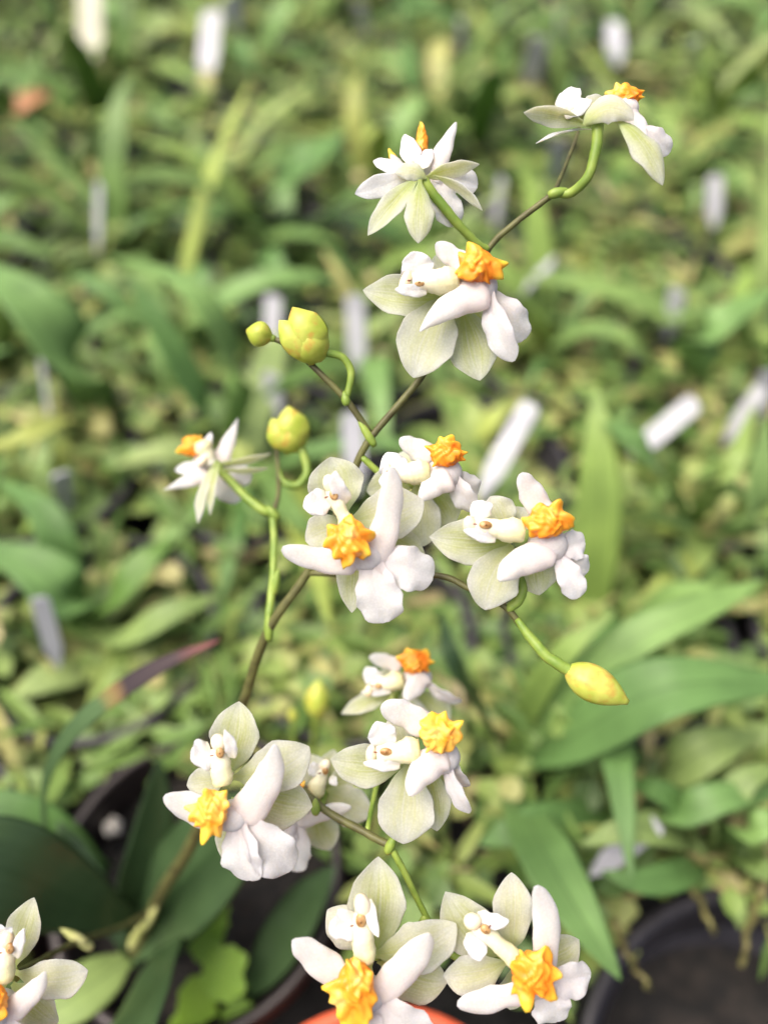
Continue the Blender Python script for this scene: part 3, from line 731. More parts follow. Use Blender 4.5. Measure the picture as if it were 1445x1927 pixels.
# -- flowers. Points are (photo px, photo py, mm towards the camera from the flower's own depth)
def blade(e, D, kind, b, t, wpx, roll=0.0, bend=None, m=None, taper=None, cup=None, plump=None, mb=None, name=None, side=0.0, nh=None, body=None):
    B = np.array(P(b[0], b[1], D - b[2] / 1000)); T = np.array(P(t[0], t[1], D - t[2] / 1000))
    Wm = dpx(wpx, D - (b[2] + t[2]) / 2000); ax = T - B; L = np.linalg.norm(ax); u = nrmz(ax)
    h = np.array(camdir(*(nh or (0, 0, 1)))); h = nrmz(h - u * h.dot(u))
    if np.linalg.norm(np.cross(u, np.array(camdir(*(nh or (0, 0, 1)))))) < 0.15: h = np.array(camdir(0, 1, 0)); h = nrmz(h - u * h.dot(u))
    s = np.cross(u, h); a = math.radians(roll)
    h2 = h * math.cos(a) + s * math.sin(a)
    defaults = {'sepal': (0.07, 0.10), 'petal': (0.08, 0.06), 'lobe': (-0.08, -0.05), 'mid': (0.12, 0.03), 'wing': (0.05, 0.05)}
    bd, cp = defaults[kind]
    bd = bd if bend is None else bend; cp = cp if cup is None else cup
    N = 22 if kind != 'wing' else 14
    ts = [0.5 - 0.5 * math.cos(math.pi * i / (N - 1)) for i in range(N)]
    ctrl = B + ax * 0.5 + h2 * bd * 2 * L + np.cross(u, h2) * side * L
    cent = [(1 - x) ** 2 * B + 2 * x * (1 - x) * ctrl + x * x * T for x in ts]
    ph = random.uniform(0, 6.28)
    if kind in ('sepal', 'petal'):
        pk = (0.58 if kind == 'petal' else 0.55) + random.uniform(-.05, .05) if body is None else body
        ex = math.log(.5) / math.log(pk)
        wid = [Wm * max(0.16 * (1 - x), math.sin(math.pi * min(1, x ** ex)) ** (0.72 if kind == 'petal' else 0.80), 0.015) for x in ts]
        thk = [0.00030 * max(0.35, min(1, w / Wm * 1.5)) for w in wid]
        rip, M, cr = 0.055, 24, (-0.035 if kind == 'sepal' else -0.025)
    elif kind == 'lobe':
        tp = 0.72 if taper is None else taper
        wid = [Wm * ((1 - x) + tp * x) * (0.86 + 0.14 * math.sin(math.pi * x)) * max(0.06, (1 - x ** 5.5)) ** 0.5 * (0.5 + 0.5 * min(1, x / 0.06)) for x in ts]
        pl = (0.30 if plump is None else plump * .8)
        wid = [w * (1 + .06 * math.sin(5.2 * x + ph) + .035 * math.sin(13 * x + 2 * ph)) for w, x in zip(wid, ts)]
        thk = [w * pl for w in wid]; rip, M, cr = 0.055, 22, -0.03
    elif kind == 'mid':
        wid = [Wm * (0.34 + 0.66 * math.sin(min(1, x / 0.68) * math.pi / 2) ** 1.2) * max(0.03, (1 - x ** 5)) ** 0.5 for x in ts]
        wid = [w * (1 + .05 * math.sin(9 * x + ph)) for w, x in zip(wid, ts)]
        thk = [0.00045 * max(.4, w / Wm) for w in wid]; rip, M, cr = 0.075, 26, -0.07
    else:
        wid = [Wm * 1.08 * (0.5 + 0.5 * math.sin(min(1, x / 0.5) * math.pi / 2)) * max(0.03, (1 - x ** 2.4)) ** 0.62 * (1 + .07 * math.sin(11 * x + ph)) for x in ts]
        thk = [0.0004] * N; rip, M, cr = 0.10, 18, -0.08
    own = mb is None
    mb = mb or MB()
    loft(mb, cent, h2, wid, thk, M, cup=cp, ripple=rip, rk=2.2, ph=ph, edge=0.03 if kind != 'mid' else 0.055, uvt=ts, crease=cr)
    if own:
        mm = m or {'sepal': M_SEPAL, 'petal': M_PETAL, 'lobe': M_LIP, 'mid': M_LIP, 'wing': M_WING}[kind]
        return mb.build(name or {'sepal': 'sepal', 'petal': 'petal', 'lobe': 'lip_side_lobe', 'mid': 'lip', 'wing': 'column_wing'}[kind], mm, e)

def callus(e, D, c, w, h, horns, m, depth=None):
    """warty crest of the lip: an ellipsoid grown into knobs and teeth; horns = [(image angle, towards camera, height)]"""
    C = np.array(P(c[0], c[1], D - c[2] / 1000)); dd = D - c[2] / 1000
    A = np.array([list(RIGHT * dpx(w, dd) * .47), list(UP * dpx(h, dd) * .47), list(-FWD * (dpx(depth, dd) if depth else dpx(min(w, h), dd) * .45))])
    v, f = BALL4
    hs = []
    for a, z, k in horns:
        a = math.radians(a + random.uniform(-6, 6)); q = math.sqrt(max(0, 1 - z * z))
        hs.append((np.array((math.cos(a) * q, math.sin(a) * q, z)), k))
    for _ in range(15):
        a = random.uniform(0, 6.28); z = random.uniform(0.05, 0.97); q = math.sqrt(1 - z * z)
        hs.append((np.array((math.cos(a) * q, math.sin(a) * q, z)), random.uniform(0.06, 0.22)))
    ph = [random.uniform(0, 6.28) for _ in range(6)]
    wv = v + 0.14 * np.stack([np.sin(4.3 * v[:, 1] + ph[0]) + np.sin(7.1 * v[:, 2] + ph[1]), np.sin(4.7 * v[:, 2] + ph[2]) + np.sin(6.7 * v[:, 0] + ph[3]), np.sin(4.1 * v[:, 0] + ph[4])], 1)
    wv /= np.linalg.norm(wv, axis=1)[:, None]
    r = np.full(len(v), 0.66); tip = np.zeros(len(v))
    for d, k in hs:
        an = np.arccos(np.clip(wv @ d, -1, 1))
        big = k > 0.3
        sg = random.uniform(0.17, 0.28) if big else random.uniform(0.13, 0.22)
        g = np.exp(-(an / sg) ** (1.35 if big else 1.8)); kk = k * random.uniform(0.55, 1.05)
        r += kk * g; tip = np.maximum(tip, g * min(1, kk * 1.7))
    r += 0.05 * np.sin(11 * wv[:, 0] + 4 * wv[:, 1] + ph[5]) * np.sin(10 * wv[:, 1] - 6 * wv[:, 2])
    r = np.minimum(r, 1.3)
    mb = MB(); mb.add([C + (p * rr) @ A for p, rr in zip(v, r)], f, [(0.5, 0.5)] * len(v), tip)
    mb.build('lip_crest', m, e)

def flower(centre, D, parts, ped=None, label=None):
    cx, cy = centre
    e = empty('flower', P(cx, cy, D + 0.001), plant)
    if label: e['label'] = label
    lipmb = MB(); has_lip = False
    for p in parts:
        k = p[0]
        if k in ('sepal', 'petal', 'lobe', 'wing'):
            blade(e, D, k, p[1], p[2], p[3], **(p[4] if len(p) > 4 else {}))
        elif k == 'mid':
            blade(e, D, 'mid', p[1], p[2], p[3], mb=lipmb, **(p[4] if len(p) > 4 else {})); has_lip = True
        elif k == 'lipbody':
            c = P(p[1][0], p[1][1], D - p[1][2] / 1000); r = dpx(p[2], D); r2 = dpx(p[3] if len(p) > 3 else p[2], D)
            blob(lipmb, c, (RIGHT * r, UP * r2, FWD * r * 0.75), level=BALL3); has_lip = True
        elif k == 'col':
            mb = MB(); a, b = P(p[1][0], p[1][1], D - p[1][2] / 1000), P(p[2][0], p[2][1], D - p[2][2] / 1000); w = dpx(p[3], D)
            pr = p[4] if len(p) > 4 else (.30, .36, .42, .5, .40)
            tube(mb, [a + (b - a) * q for q in (0, .25, .5, .75, 1)], [w * q for q in pr], 16, 18); mb.build('column', M_COL, e)
        elif k == 'cap':
            mb = MB(); c = P(p[1][0], p[1][1], D - p[1][2] / 1000); w, h, a = dpx(p[2] * .98, D), dpx(p[3] * .95, D), math.radians(p[4])
            blob(mb, c, (camdir(math.cos(a), math.sin(a), 0.2) * w, camdir(-math.sin(a), math.cos(a), 0) * h, camdir(-.2 * math.cos(a), -.2 * math.sin(a), 1) * h * .9), level=BALL3)
            mb.build('anther_cap', M_CAP, e)
        elif k == 'stig':
            mb = MB(); c = np.array(P(p[1][0], p[1][1], D - (p[1][2] - .12) / 1000)); w, h, a = dpx(p[2], D), dpx(p[3], D), math.radians(p[4])
            e1, e2, e3 = np.array(camdir(math.cos(a), math.sin(a), 0)), np.array(camdir(-math.sin(a), math.cos(a), 0)), np.array(camdir(0, 0, 1))
            n = 20; rings = [(0.08, .02), (.3, -.03), (.5, -.10), (.68, -.22), (.76, -.36), (.76, -.8)]
            vs = [c + e1 * w * r * math.cos(2 * math.pi * j / n) + e2 * h * r * math.sin(2 * math.pi * j / n) + e3 * min(w, h) * z for r, z in rings for j in range(n)]
            fs = [(i * n + j, i * n + (j + 1) % n, (i + 1) * n + (j + 1) % n, (i + 1) * n + j) for i in range(len(rings) - 1) for j in range(n)] + [tuple(range(n))]
            mb.add(vs, fs); mb.build('stigma', M_STIG, e)
            mb = MB(); blob(mb, c + e1 * w * 1.25 + e3 * min(w, h) * .5, (e1 * dpx(4, D), e2 * dpx(1.6, D), e3 * dpx(2, D))); mb.build('beak', M_DOT, e)
        elif k == 'cal':
            callus(e, D, p[1], p[2], p[3], p[4], p[5] if len(p) > 5 else M_CAL)
        elif k == 'ell':
            mb = MB(); c = P(p[1][0], p[1][1], D - p[1][2] / 1000)
            blob(mb, c, (RIGHT * dpx(p[2], D), UP * dpx(p[3], D), FWD * dpx(min(p[2], p[3]), D)), level=BALL3); mb.build(p[4], p[5], e)
    if has_lip: lipmb.build('lip', M_LIP, e)
    c0 = (cx, cy, D + 0.0005)
    mb = MB()
    if ped:
        tube(mb, [P(*q[:3]) for q in ped], [dpx(q[3], q[2]) for q in ped], 12); mb.build('pedicel', M_PED, e)
    return e

HF = [(15, .35, .55), (-25, .25, .5), (-75, .3, .62), (-120, .25, .5), (170, .25, .55), (110, .45, .35), (60, .5, .3), (-50, .75, .3), (200, .7, .3)]
HS = [(95, .2, .5), (20, .2, .62), (-15, .25, .5), (60, .15, .42), (-140, .55, .35), (150, .4, .35), (-60, .6, .25), (-100, .5, .3)]

# topmost flower, seen from behind
flower((1125, 237), .119, [
    ('sepal', (1112, 238, 0), (985, 212, 1), 40, dict(roll=-50, bend=-.10, cup=.16)),
    ('petal', (1118, 244, -2), (1008, 270, -3), 26, dict(roll=60, m=M_WING)),
    ('petal', (1085, 226, -1), (1138, 186, -1), 46, dict(roll=10, bend=.05)),
    ('petal', (1098, 236, 1), (1192, 226, 2), 54, dict(side=-.50, cup=-.12, bend=.10, body=.5)),
    ('sepal', (1160, 226, 1), (1246, 349, 2), 62, dict(roll=-15, bend=.08, cup=-.12, side=-.08)),
    ('lobe', (1178, 205, -1), (1208, 268, 0), 44, dict(taper=.7, side=-.2)),
    ('mid', (1200, 240, -1), (1259, 288, -2), 46, dict(roll=15)),
    ('mid', (1196, 235, -2), (1232, 312, -4), 40, {}),
    ('lipbody', (1176, 205, -2), 26, 22),
    ('wing', (1052, 205, -1), (1090, 168, -2), 40, {}), ('wing', (1060, 215, 0), (1112, 190, 0), 36, {}),
    ('cap', (1066, 210, -.5), 20, 11, 20), ('col', (1060, 212, -1), (1150, 205, -2), 34),
    ('cal', (1174, 186, -2), 84, 52, [(155, .1, .5), (105, .15, .55), (60, .2, .45), (35, .2, .55), (0, .2, .5), (130, .3, .35), (80, .5, .4)]),
], ped=[(1042, 364, .1235, 7), (1075, 362, .1225, 9), (1105, 333, .1205, 9), (1120, 285, .1195, 10), (1125, 235, .119, 11), (1128, 222, .1195, 10)], label='flower with hanging sepal seen from behind at the top of the spray')

# second flower, seen from behind
flower((793, 335), .1215, [
    ('sepal', (790, 330, 1), (692, 443, 2), 46, dict(roll=10, bend=.05)),
    ('sepal', (790, 338, 2), (787, 458, 3), 56, dict(bend=.08, cup=-.08)),
    ('petal', (775, 330, 0), (668, 365, -1), 42, dict(m=M_WING, roll=-25)),
    ('petal', (765, 330, -2), (702, 303, -3), 26, dict(m=M_WING)),
    ('sepal', (800, 334, 0), (902, 309, 0), 34, dict(roll=50, bend=-.05)),
    ('petal', (815, 330, 1), (907, 396, 1), 24, dict(roll=60, bend=-.12)),
    ('petal', (802, 336, 1), (742, 326, 1.5), 36, dict(side=.22, cup=-.10, body=.5)),
    ('mid', (810, 330, -2), (898, 350, -3), 58, {}), ('mid', (806, 335, -2), (858, 424, -3), 62, {}), ('lipbody', (790, 315, -3), 30, 26),
    ('lobe', (815, 320, -2), (858, 230, -2), 46, dict(taper=.42)), ('lobe', (765, 330, -2), (735, 290, -3), 36, dict(taper=.4)),
    ('col', (788, 325, -2), (772, 268, -3), 24), ('wing', (780, 312, -1.5), (762, 254, -2), 40, {}), ('wing', (790, 316, -1), (812, 282, -2), 30, {}),
    ('cap', (768, 318, .0), 18, 12, 60),
    ('cal', (794, 268, -4), 36, 78, [(90, .1, .55), (70, .3, .2), (-60, .4, .2), (110, .4, .3)]), ('lobe', (744, 304, -3), (731, 279, -3), 17, dict(m=M_CAL, name='lip_tooth', taper=.5)),
], ped=[(918, 470, .126, 7), (893, 455, .125, 8), (850, 408, .123, 9), (815, 365, .122, 9.5), (793, 335, .1215, 10), (788, 324, .122, 9)], label='starry flower seen from behind on a curved green pedicel')

# flower with spur, lip to one side
flower((845, 575), .1215, [
    ('sepal', (838, 562, -2), (683, 546, 0), 80, dict(cup=.10, side=-.08)),
    ('petal', (842, 560, -1), (778, 711, 0), 112, dict(bend=.06, side=.06)),
    ('petal', (848, 550, -3), (835, 470, -4), 60, {}),
    ('sepal', (868, 575, -3), (903, 716, -2), 96, dict(bend=.04)),
    ('sepal', (865, 560, -5), (930, 640, -6), 60, {}),
    ('lobe', (885, 505, 1), (820, 458, 2), 52, dict(plump=.35)),
    ('lobe', (918, 545, 3), (790, 624, 6), 88, dict(taper=.16, side=.16, plump=.6)),
    ('mid', (918, 545, 2), (966, 680, 2), 62, dict(roll=40)), ('mid', (915, 550, 1), (985, 640, -1), 78, dict(roll=15)), ('lipbody', (896, 540, 1.5), 40, 34),
    ('wing', (790, 522, 2), (775, 474, 3), 66, dict(bend=.02)), ('wing', (802, 548, 3), (743, 545, 4), 26, dict(roll=-15)),
    ('cap', (762, 530, 3), 22, 10, 70), ('stig', (789, 531, 4.2), 15, 9, 175), ('col', (776, 532, 2.6), (862, 528, 2.5), 46, (.36, .42, .5, .56, .42)),
    ('cal', (897, 503, 4), 104, 92, [(100, .2, .55), (70, .3, .45), (15, .2, .62), (-18, .2, .5), (-140, .4, .45), (-160, .3, .3), (-100, .5, .25), (150, .3, .3)]),
], ped=[(825, 645, .1275, 7), (840, 610, .1255, 8), (846, 575, .1235, 9)], label='flower with pointed spur held level on the upper stem')

# lone blurred flower, from behind
flower((414, 885), .147, [
    ('sepal', (405, 872, 1), (510, 853, 1), 20, dict(roll=50)), ('sepal', (405, 880, 2), (505, 881, 2), 18, dict(roll=50)),
    ('petal', (405, 870, 2), (373, 985, 2), 26, dict(roll=30)), ('sepal', (412, 870, 3), (396, 970, 3), 24, dict(roll=30)),
    ('petal', (400, 875, 0), (330, 885, -2), 24, dict(m=M_WING)),
    ('lobe', (412, 870, -1), (448, 787, -1), 44, dict(taper=.15)), ('lobe', (390, 890, 0), (308, 922, 1), 42, dict(taper=.12)),
    ('mid', (400, 872, -2), (448, 945, -3), 56, {}), ('mid', (402, 870, -3), (472, 905, -4), 50, {}), ('lipbody', (388, 868, -2), 24, 24),
    ('col', (400, 875, 0), (378, 832, 0), 34), ('wing', (385, 850, 0), (398, 815, -1), 18, {}), ('cap', (380, 868, 1), 14, 9, 40),
    ('cal', (366, 842, -1), 66, 56, [(65, .1, .6), (195, .1, .55), (130, .2, .25), (100, .3, .3)]),
], ped=[(514, 966, .145, 8), (490, 957, .145, 9), (455, 927, .146, 8), (420, 890, .1465, 8.5), (405, 872, .147, 9)], label='lone flower turned away on the thin side branch')

# flower with arms raised, full face, middle of the spray
flower((655, 985), .1205, [
    ('sepal', (648, 975, -2), (622, 860, -1), 106, dict(cup=.15, body=.6)),
    ('petal', (655, 980, -2), (797, 942, 0), 100, dict(cup=.05, side=.1)),
    ('petal', (650, 985, -3), (575, 1018, -3), 76, {}),
    ('sepal', (668, 1005, -4), (662, 1153, -2), 62, dict(cup=.08)),
    ('sepal', (668, 1000, -4), (800, 1048, -4), 84, {}),
    ('lobe', (672, 1058, 3), (531, 1032, 5), 54, dict(taper=.85, side=-.12)),
    ('lobe', (698, 1065, 3), (738, 879, 8), 66, dict(taper=.68, side=.12)),
    ('mid', (698, 1050, 3), (727, 1171, 2), 96, dict(roll=10)), ('mid', (700, 1050, 3), (815, 1086, 1), 90, dict(roll=-10)), ('lipbody', (690, 1045, 2), 38, 32),
    ('wing', (618, 940, 3), (571, 955, 4), 54, {}), ('wing', (656, 942, 3), (631, 886, 5), 34, dict(side=-.25, bend=.1)),
    ('cap', (622, 912, 3.2), 20, 14, 110), ('stig', (628, 931, 4.6), 11, 13, 200), ('col', (624, 920, 2.6), (652, 985, 3), 38, (.36, .42, .36, .32, .42)),
    ('cal', (655, 1016, 5), 106, 108, [(75, .2, .4), (150, .3, .45), (195, .2, .5), (-85, .35, .62), (-30, .35, .5), (25, .2, .45), (-120, .5, .4), (-60, .7, .35)]),
], ped=[(640, 955, .131, 7), (650, 975, .127, 8), (655, 985, .1225, 9)], label='full-faced flower with raised arm in the middle of the spray')

# flower just behind it
flower((785, 915), .1265, [
    ('sepal', (780, 905, -2), (690, 925, -2), 70, {}), ('petal', (785, 905, -1), (797, 1028, 0), 76, {}), ('petal', (780, 890, -3), (748, 855, -4), 50, {}),
    ('sepal', (815, 925, -3), (850, 990, -3), 72, {}), ('sepal', (800, 900, -5), (850, 900, -6), 50, {}),
    ('lobe', (815, 862, 1), (752, 826, 2), 50, dict(plump=.35)), ('lobe', (848, 895, 3), (790, 944, 5), 68, dict(taper=.35, side=.15, plump=.6)),
    ('mid', (850, 890, 2), (893, 962, 1), 52, dict(roll=30)), ('mid', (850, 890, 1), (898, 930, -1), 50, {}), ('lipbody', (836, 890, 1.5), 34, 30),
    ('wing', (748, 895, 3), (728, 852, 3), 56, {}), ('wing', (752, 905, 3), (712, 906, 4), 40, {}), ('cap', (728, 888, 3), 16, 9, 80), ('stig', (742, 892, 4), 10, 8, 160),
    ('col', (735, 892, 2.6), (808, 888, 2.5), 42, (.36, .42, .5, .56, .42)),
    ('cal', (838, 856, 3.5), 90, 72, [(100, .2, .55), (75, .2, .4), (20, .2, .62), (-12, .2, .4), (150, .2, .5), (-140, .4, .3)]),
], ped=[(680, 860, .129, 6), (730, 900, .1295, 7), (785, 915, .1285, 8)], label='flower tucked behind the full-faced flower')

# flower beside, on the branch with the bud
flower((950, 1045), .120, [
    ('sepal', (955, 1020, -2), (808, 1010, 0), 88, dict(cup=.08, side=-.05)), ('petal', (962, 1025, -1), (913, 1148, 0), 98, dict(side=.12)),
    ('petal', (955, 1000, -3), (922, 934, -2), 68, {}), ('petal', (970, 1000, -4), (985, 955, -5), 60, {}),
    ('sepal', (1000, 1030, -3), (1014, 1120, -3), 76, {}),
    ('lobe', (1025, 970, 1), (980, 891, 3), 52, dict(taper=.9)), ('lobe', (1045, 1042, 3), (938, 1092, 6), 64, dict(taper=.70, side=.18, plump=.55)),
    ('mid', (1050, 1040, 2), (1100, 1020, 1), 62, dict(side=-.1)), ('mid', (1050, 1045, 2), (1088, 1125, 2), 56, {}), ('mid', (1052, 1045, 1.5), (1106, 1075, 0), 50, {}), ('lipbody', (1030, 1025, 1.5), 38, 34),
    ('wing', (915, 975, 2), (890, 945, 2), 50, {}), ('wing', (932, 1015, 3), (872, 998, 4), 26, {}), ('cap', (884, 990, 3), 20, 13, 100), ('stig', (914, 988, 4.4), 16, 10, 175),
    ('col', (888, 992, 2.4), (985, 1000, 2.5), 46, (.30, .40, .40, .52, .42)),
    ('cal', (1028, 984, 4), 106, 90, [(110, .2, .4), (65, .2, .62), (15, .2, .6), (-15, .2, .4), (-140, .4, .4), (175, .3, .4), (-90, .5, .25)]),
], ped=[(955, 1145, .1225, 8), (972, 1133, .122, 10), (982, 1112, .122, 10), (975, 1080, .1225, 9), (955, 1045, .1225, 9)], label='deep orange crested flower on the branch with the drooping bud')

# blurred flower behind, lower
flower((745, 1300), .143, [
    ('sepal', (740, 1300, -1), (642, 1343, 1), 36, dict(roll=20)), ('petal', (755, 1300, -2), (790, 1380, -2), 60, {}), ('petal', (740, 1290, -3), (715, 1262, -3), 40, {}),
    ('sepal', (785, 1300, -3), (845, 1358, -3), 60, {}), ('lobe', (755, 1255, 1), (695, 1236, 2), 34, {}), ('lobe', (800, 1268, 3), (762, 1318, 5), 46, dict(taper=.6)),
    ('mid', (795, 1275, 2), (867, 1321, 1), 34, dict(roll=40)), ('lipbody', (785, 1275, 1), 28, 24),
    ('wing', (710, 1285, 2), (688, 1256, 2), 36, {}), ('wing', (735, 1300, 3), (680, 1302, 3), 18, {}), ('cap', (694, 1300, 3), 12, 9, 80), ('stig', (712, 1292, 4), 9, 7, 170),
    ('col', (700, 1293, 2.4), (758, 1278, 2), 36), ('petal', (748, 1290, -4), (800, 1330, -5), 50, {}),
    ('cal', (779, 1247, 3), 74, 62, [(110, .2, .6), (60, .2, .5), (20, .2, .5), (-20, .2, .4), (150, .2, .5), (85, .3, .35)]),
], ped=[(745, 1320, .146, 6), (748, 1310, .1455, 7), (745, 1300, .1445, 7)], label='soft blurred flower behind the yellow crested level flower')

# full-face flower low on the stem
flower((430, 1460), .1195, [
    ('sepal', (428, 1462, -2), (450, 1320, -1), 92, dict(cup=.10, side=.05)), ('petal', (435, 1462, -1), (582, 1405, 1), 96, dict(side=.14, cup=.04)),
    ('petal', (425, 1465, -3), (352, 1478, -3), 60, {}), ('sepal', (452, 1490, -3), (588, 1518, -3), 98, {}), ('sepal', (440, 1500, -4), (428, 1625, -3), 50, {}),
    ('lobe', (420, 1545, 3), (310, 1498, 5), 64, dict(taper=.85, side=-.08)), ('lobe', (450, 1545, 3), (518, 1401, 8), 78, dict(taper=.50, side=.16)),
    ('mid', (450, 1540, 3), (470, 1657, 2), 88, dict(roll=15)), ('mid', (455, 1535, 3), (548, 1638, 1), 92, dict(roll=-10)), ('lipbody', (440, 1535, 2), 36, 30),
    ('wing', (398, 1412, 3), (360, 1430, 4), 62, {}), ('wing', (436, 1425, 3), (423, 1374, 5), 26, dict(side=.15)),
    ('cap', (412, 1398, 3.2), 18, 15, 110), ('stig', (413, 1418, 4.6), 10, 13, 190), ('col', (412, 1408, 2.6), (420, 1476, 3), 40, (.38, .44, .46, .5, .42)),
    ('cal', (400, 1524, 5), 92, 108, [(50, .2, .6), (175, .25, .6), (205, .25, .45), (-95, .3, .68), (-50, .3, .45), (20, .3, .3), (100, .3, .3)], M_CAL_Y),
], ped=[(428, 1410, .151, 7), (425, 1450, .138, 8), (430, 1462, .122, 9)], label='full-faced flower with golden crest low on the main stem')

# blurred flower behind that
flower((612, 1490), .136, [
    ('petal', (608, 1490, -2), (575, 1418, -2), 58, {}), ('sepal', (615, 1485, -2), (668, 1450, -1), 44, {}), ('sepal', (615, 1480, -3), (628, 1410, -3), 50, {}),
    ('petal', (612, 1488, -1), (698, 1535, 0), 76, {}), ('sepal', (590, 1520, -3), (622, 1600, -2), 66, {}),
    ('lobe', (560, 1550, 3), (660, 1518, 5), 34, dict(taper=.8)), ('lobe', (560, 1520, 3), (520, 1480, 5), 36, {}), ('mid', (562, 1540, 2), (556, 1640, 1), 60, {}), ('mid', (560, 1540, 2), (520, 1600, 1), 50, {}), ('lipbody', (568, 1525, 1), 34, 30),
    ('wing', (622, 1462, 3), (634, 1478, 4), 18, {}), ('wing', (600, 1450, 3), (578, 1444, 3), 30, {}), ('cap', (612, 1440, 3), 12, 10, 60), ('stig', (612, 1452, 4), 8, 10, 190), ('col', (610, 1446, 2.4), (590, 1498, 3), 34),
    ('cal', (560, 1492, 4), 56, 56, [(60, .3, .5), (150, .3, .5), (-60, .3, .5), (0, .3, .4)]),
], ped=[(595, 1516, .129, 6), (605, 1512, .133, 7), (612, 1492, .1375, 7)], label='blurred flower half hidden behind the lower branch')

# level flower with golden crest
flower((765, 1435), .1195, [
    ('sepal', (768, 1430, -2), (622, 1428, 0), 84, dict(cup=.08, side=-.10)), ('petal', (770, 1428, -1), (759, 1588, 0), 108, dict(body=.6)), ('petal', (765, 1420, -3), (738, 1345, -3), 56, {}),
    ('sepal', (805, 1440, -3), (822, 1564, -3), 66, {}), ('sepal', (800, 1430, -5), (850, 1500, -6), 56, {}),
    ('lobe', (805, 1372, 1), (717, 1330, 3), 60, dict(plump=.35, taper=.85, side=.08)), ('lobe', (842, 1420, 3), (772, 1498, 6), 72, dict(taper=.55, side=.22, plump=.6)),
    ('mid', (838, 1425, 2), (882, 1530, 1), 38, dict(roll=30)), ('mid', (840, 1415, 1), (876, 1480, -2), 44, dict(roll=30)), ('lipbody', (830, 1425, 1.5), 36, 32),
    ('wing', (728, 1402, 2), (708, 1358, 3), 58, {}), ('wing', (752, 1440, 3), (684, 1436, 4), 26, {}), ('cap', (698, 1420, 3), 20, 10, 85), ('stig', (726, 1416, 4.4), 15, 9, 175),
    ('col', (710, 1420, 2.4), (790, 1410, 2.5), 46, (.36, .42, .42, .54, .42)),
    ('cal', (826, 1384, 4), 102, 96, [(120, .2, .45), (85, .2, .6), (20, .2, .62), (-15, .2, .4), (-130, .4, .4), (160, .3, .3), (50, .5, .3)], M_CAL_Y),
], ped=[(737, 1590, .1245, 7), (745, 1540, .1235, 7), (755, 1480, .1225, 8), (765, 1435, .122, 9)], label='level flower with golden crest above the lower branch')

# lowest flowers
flower((705, 1798), .1185, [
    ('sepal', (706, 1790, -2), (712, 1612, -1), 108, dict(cup=.10)), ('petal', (706, 1795, -1), (858, 1738, 1), 100, dict(side=.12, cup=.04)),
    ('petal', (700, 1795, -2), (616, 1712, -2), 78, dict(side=.1)), ('sepal', (712, 1805, -3), (842, 1848, -3), 96, dict(side=.08)), ('sepal', (698, 1810, -4), (640, 1905, -4), 70, {}),
    ('lobe', (655, 1855, 3), (553, 1768, 5), 66, dict(taper=.80, side=-.08)), ('lobe', (705, 1880, 3), (806, 1757, 8), 76, dict(taper=.62, side=.14)),
    ('mid', (700, 1875, 3), (660, 2000, 1), 96, {}), ('mid', (702, 1870, 3), (805, 1955, 1), 92, {}), ('lipbody', (690, 1870, 2), 38, 34),
    ('wing', (670, 1728, 3), (620, 1755, 4), 62, {}), ('wing', (694, 1692, 3), (712, 1763, 5), 24, dict(side=.1)),
    ('cap', (682, 1704, 3.4), 24, 16, 105), ('stig', (679, 1736, 4.8), 13, 16, 190), ('col', (681, 1715, 2.6), (686, 1808, 3.2), 46, (.34, .44, .44, .46, .42)),
    ('cal', (668, 1852, 5), 108, 138, [(170, .25, .62), (200, .25, .5), (-105, .3, .68), (-75, .3, .55), (-55, .25, .4), (-25, .3, .5), (25, .3, .35), (70, .3, .3), (-130, .4, .3)]),
], ped=[(800, 1722, .124, 6), (770, 1775, .125, 7), (730, 1800, .1235, 8), (705, 1798, .121, 9)], label='full-faced flower with broad dorsal sepal at the end of the lower branch')

flower((955, 1800), .119, [
    ('sepal', (950, 1795, -2), (838, 1678, 0), 98, dict(cup=.10, side=-.12)), ('petal', (962, 1795, -1), (962, 1642, 0), 76, dict(cup=.04)), ('petal', (955, 1808, -1), (834, 1836, 0), 80, dict(side=-.08)),
    ('sepal', (985, 1808, -3), (1089, 1768, -3), 78, dict(side=.1)), ('sepal', (970, 1815, -4), (960, 1900, -5), 60, {}),
    ('lobe', (1015, 1850, 3), (1008, 1668, 6), 58, dict(taper=.82, side=.20)), ('lobe', (1005, 1860, 3), (861, 1888, 5), 54, dict(taper=.95, side=-.18)),
    ('mid', (1022, 1850, 2), (1111, 1835, 1), 76, dict(side=-.05)), ('mid', (1020, 1852, 2), (1048, 1923, 1), 78, {}), ('lipbody', (1005, 1845, 2), 36, 32),
    ('wing', (898, 1722, 3), (957, 1732, 5), 36, dict(side=.15)), ('wing', (888, 1752, 3), (903, 1808, 4), 48, dict(roll=-15)),
    ('cap', (889, 1734, 3.6), 17, 16, 150), ('stig', (914, 1752, 4.8), 10, 13, 60), ('col', (896, 1740, 2.6), (970, 1806, 3.2), 40, (.38, .42, .36, .40, .45)),
    ('cal', (997, 1829, 5), 108, 112, [(100, .25, .4), (45, .25, .55), (20, .25, .4), (-5, .3, .5), (-35, .25, .6), (-60, .25, .5), (-100, .25, .55), (-130, .25, .4), (160, .3, .3), (60, .6, .35), (-70, .7, .3)]),
], ped=[(828, 1776, .125, 6), (860, 1802, .1245, 7), (910, 1810, .123, 8), (955, 1800, .121, 9)], label='flower tilted with two small wings spread, over the black pots')

